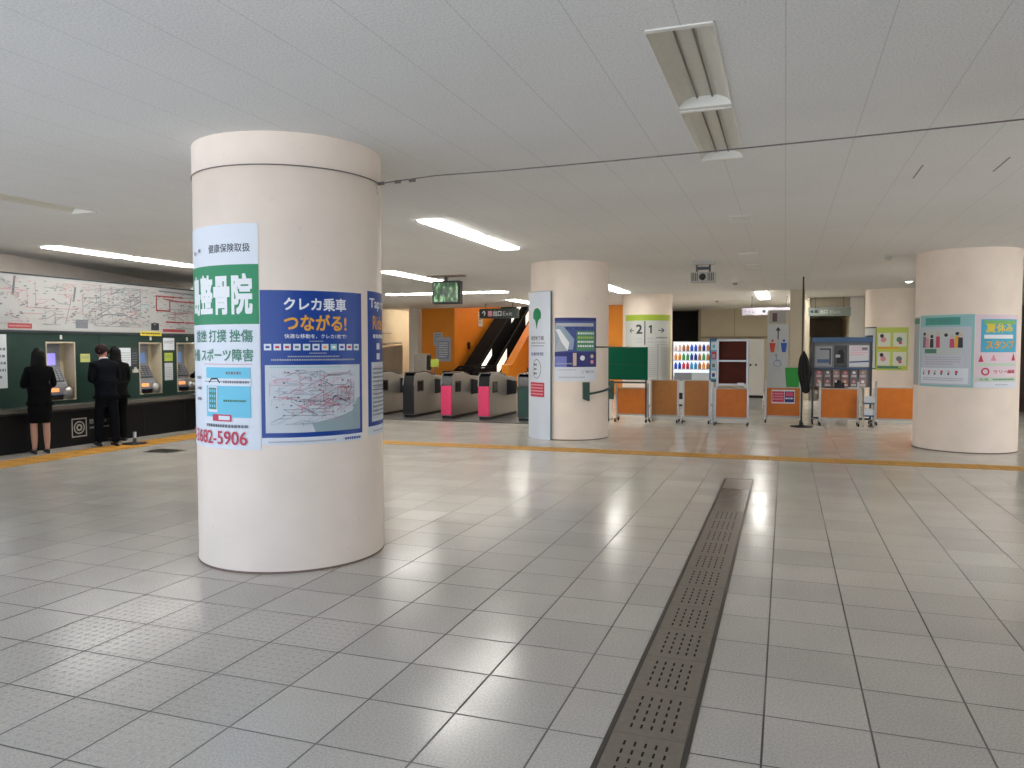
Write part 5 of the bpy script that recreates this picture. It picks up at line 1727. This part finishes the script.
def person(label, loc, rotz, H, skin, hairm, suit, skirt=False, long_hair=False, collar=False, lean=0.0, headtilt=.25, headyaw=0.0, armL=None, armR=None, step=.0, shoulder=1.0):
    t = thing('person', label, 'person', loc, rotz)
    k = H/1.68
    S3 = lambda n: tuple(v*k for v in n)
    ln = lean
    def Lp(x, y, z):          # lean the upper body forward above the hip
        if z > .95: return (x, y+(z-.95)*math.sin(ln), .95+(z-.95)*math.cos(ln))
        return (x, y, z)
    sw = .17*shoulder
    aL = armL or [(-.24, .06, 1.10), (-.20, .28, 1.08)]
    aR = armR or [(.24, .06, 1.10), (.20, .28, 1.08)]
    st = step
    N = [Lp(0, 0, .92)+(.13, .10), Lp(0, 0, 1.06)+(.115, .085), Lp(0, .0, 1.25)+(.135, .095), Lp(0, -.005, 1.38)+(.09, .07), Lp(0, 0, 1.45)+(.052, .052), Lp(0, .015, 1.52)+(.045, .05),
         Lp(-sw, 0, 1.355)+(.05, .05), aL[0]+(.036, .036), aL[1]+(.024, .022),
         Lp(sw, 0, 1.355)+(.05, .05), aR[0]+(.036, .036), aR[1]+(.024, .022),
         (-.085, 0, .82, .085, .085), (-.09, .01+st, .47, .052, .056), (-.09, -.01+st, .28, .05, .054), (-.09, -.01+st, .08, .032, .036), (-.095, .1+st, .035, .036, .024),
         (.085, 0, .82, .085, .085), (.09, .01-st, .47, .052, .056), (.09, -.01-st, .28, .05, .054), (.09, -.01-st, .08, .032, .036), (.095, .1-st, .035, .036, .024)]
    E = [(0, 1), (1, 2), (2, 3), (3, 4), (4, 5), (3, 6), (6, 7), (7, 8), (3, 9), (9, 10), (10, 11), (0, 12), (12, 13), (13, 14), (14, 15), (15, 16), (0, 17), (17, 18), (18, 19), (19, 20), (20, 21)]
    body = MB()
    add_skin(body, [S3(n) for n in N], E, skin)
    hc = Lp(0, .03, 1.585)
    head(body, S3(hc), skin, headtilt, headyaw)
    for arm, s_ in ((aL, -1), (aR, 1)):
        d = Vector(arm[1])-Vector(arm[0])
        hand(body, S3(tuple(arm[1])), d, (0, 0, -1), skin)
    body.build('body', t)
    # jacket
    J = [Lp(0, -.005, .94)+(.172, .135), Lp(0, 0, .83)+(.176, .14), Lp(0, 0, 1.08)+(.16, .125), Lp(0, 0, 1.25)+(.18, .135), Lp(0, -.01, 1.36)+(.15, .11), Lp(0, -.012, 1.425)+(.078, .075), Lp(0, -.008, 1.465)+(.066, .066),
         Lp(-sw*.95, 0, 1.345)+(.08, .078), aL[0]+(.064, .06), tuple(Vector(aL[1])*.97+Vector(aL[0])*.03)+(.046, .044),
         Lp(sw*.95, 0, 1.345)+(.08, .078), aR[0]+(.064, .06), tuple(Vector(aR[1])*.97+Vector(aR[0])*.03)+(.046, .044)]
    JE = [(0, 1), (0, 2), (2, 3), (3, 4), (4, 5), (5, 6), (4, 7), (7, 8), (8, 9), (4, 10), (10, 11), (11, 12)]
    mb = MB(); add_skin(mb, [S3(n) for n in J], JE, suit); mb.build('jacket', t)
    if collar:
        mb = MB()
        c = Lp(0, .005, 1.435)
        mb.lathe([(.066*k, 0), (.064*k, .03*k), (.060*k, .045*k), (.056*k, .045*k), (.058*k, .0)], S3(c), SHIRT, 24, cap=False)
        mb.build('shirt_collar', t)
    if skirt:
        mb = MB()
        prof = [(.135, 1.0), (.155, .92), (.168, .80), (.165, .62), (.158, .50), (.15, .50), (.14, .62)]
        seg = 32; vs = []
        for r_, z in prof:
            for i in range(seg):
                a = 2*PI*i/seg
                vs.append(S3((r_*math.cos(a)*1.05, r_*.82*math.sin(a), z)))
        fs = [(q*seg+i, q*seg+(i+1) % seg, (q+1)*seg+(i+1) % seg, (q+1)*seg+i) for q in range(len(prof)-1) for i in range(seg)]
        mb.raw(vs, fs, suit, True); mb.build('skirt', t)
    else:
        TN = [(0, 0, .95, .14, .11), (0, 0, .87, .135, .115), (-.088, 0, .78, .098, .10), (-.09, .01+st, .47, .07, .076), (-.09, -.01+st, .045, .062, .072),
              (.088, 0, .78, .098, .10), (.09, .01-st, .47, .07, .076), (.09, -.01-st, .045, .062, .072)]
        mb = MB(); add_skin(mb, [S3(n) for n in TN], [(0, 1), (1, 2), (2, 3), (3, 4), (1, 5), (5, 6), (6, 7)], suit); mb.build('trousers', t)
    for s_, q in ((-1, st), (1, -st)):
        mb = MB()
        sh = [(s_*.092, -.045+q, .035, .038, .036), (s_*.095, .05+q, .032, .044, .03), (s_*.098, .15+q, .026, .036, .024)]
        add_skin(mb, [S3(n) for n in sh], [(0, 1), (1, 2)], LEATHER)
        mb.box((s_*.092-.02)*k, (s_*.092+.02)*k, (-.07+q)*k, (-.03+q)*k, 0.001, .03*k, LEATHER)
        mb.build('shoe', t)
    # hair: a shell over the skull, open at the face
    mb = MB()
    R = Matrix.Rotation(headyaw, 3, 'Z') @ Matrix.Rotation(-headtilt, 3, 'X')
    c = Vector(S3(hc))
    seg, rings = 28, 16
    vs = []
    for kk in range(rings+1):
        t_ = PI*.02+PI*(.70 if not long_hair else .62)*kk/rings
        for i in range(seg):
            a = 2*PI*i/seg
            front = max(0, math.sin(a))
            tt = t_*(1-.45*front**1.5)
            rj = 1+.02*math.sin(a*9)
            p_ = Vector((.088*rj*math.sin(tt)*math.cos(a), .106*rj*math.sin(tt)*math.sin(a)-.006, .125*math.cos(tt)))*k
            vs.append(tuple(c+R @ p_))
    fs = [(q*seg+i, (q+1)*seg+i, (q+1)*seg+(i+1) % seg, q*seg+(i+1) % seg) for q in range(rings) for i in range(seg)]
    mb.raw(vs, fs, hairm, True)
    mb.raw(vs[:seg], [tuple(range(seg))], hairm, True)
    if long_hair:
        # fall of hair behind the shoulders
        prof = [(.090, .05, 0), (.100, -.04, .0), (.108, -.12, -.005), (.118, -.20, -.02), (.122, -.29, -.035), (.10, -.37, -.04), (.05, -.41, -.04)]
        vs = []
        sg = 20
        for r_, z, yo in prof:
            for i in range(sg):
                a = PI+PI*i/(sg-1)
                vs.append(tuple(c+Vector((r_*math.cos(a)*(1+.03*math.sin(i*2.2)), (.105 if z > -.1 else .085)*math.sin(a)+yo, z))*k))
            for i in range(sg):
                a = 2*PI-PI*i/(sg-1)
                vs.append(tuple(c+Vector((r_*.9*math.cos(a), .05*math.sin(a)+yo+.0, z))*k))
        m_ = 2*sg
        fs = [(q*m_+i, q*m_+(i+1) % m_, (q+1)*m_+(i+1) % m_, (q+1)*m_+i) for q in range(len(prof)-1) for i in range(m_)]
        fs += [tuple(range((len(prof)-1)*m_, len(prof)*m_))]
        mb.raw(vs, fs, hairm, True)
    mb.build('hair', t)
    return t
FACE_L = PI/2     # local +y turned to -x
HANDS = dict(armL=[(-.22, .03, 1.10), (-.12, .27, 1.10)], armR=[(.22, .03, 1.10), (.12, .27, 1.10)])
person('person with long black hair in black jacket and skirt, bare calves, facing the ticket machine', (-11.0, 9.03, .0), FACE_L-.45, 1.63, SKIN, HAIRB, SUITB, skirt=True, long_hair=True,
       headtilt=.3, shoulder=.92, **HANDS)
person('person with reddish hair and white collar in a navy suit, head bowed', (-10.74, 10.06, .008), FACE_L-.35, 1.70, SKINR, HAIRR, SUITN, collar=True, lean=.16, headtilt=.7, headyaw=.55, step=.09,
       shoulder=1.08, **HANDS)
person('person in black with long black hair, close behind the one with the white collar', (-11.14, 10.68, .0), FACE_L-.2, 1.66, SKIN, HAIRB, SUITB, long_hair=True, lean=.05, headtilt=.2,
       **HANDS)
person('person in dark jacket reaching to the machine, mostly hidden by the near column', (-10.98, 12.86, .0), FACE_L+.05, 1.66, SKIN, HAIRB, SUITN, lean=.05, headtilt=.2,
       armL=[(-.27, .16, 1.12), (-.24, .30, 1.10)], armR=[(.24, .12, 1.08), (.19, .30, 1.08)])
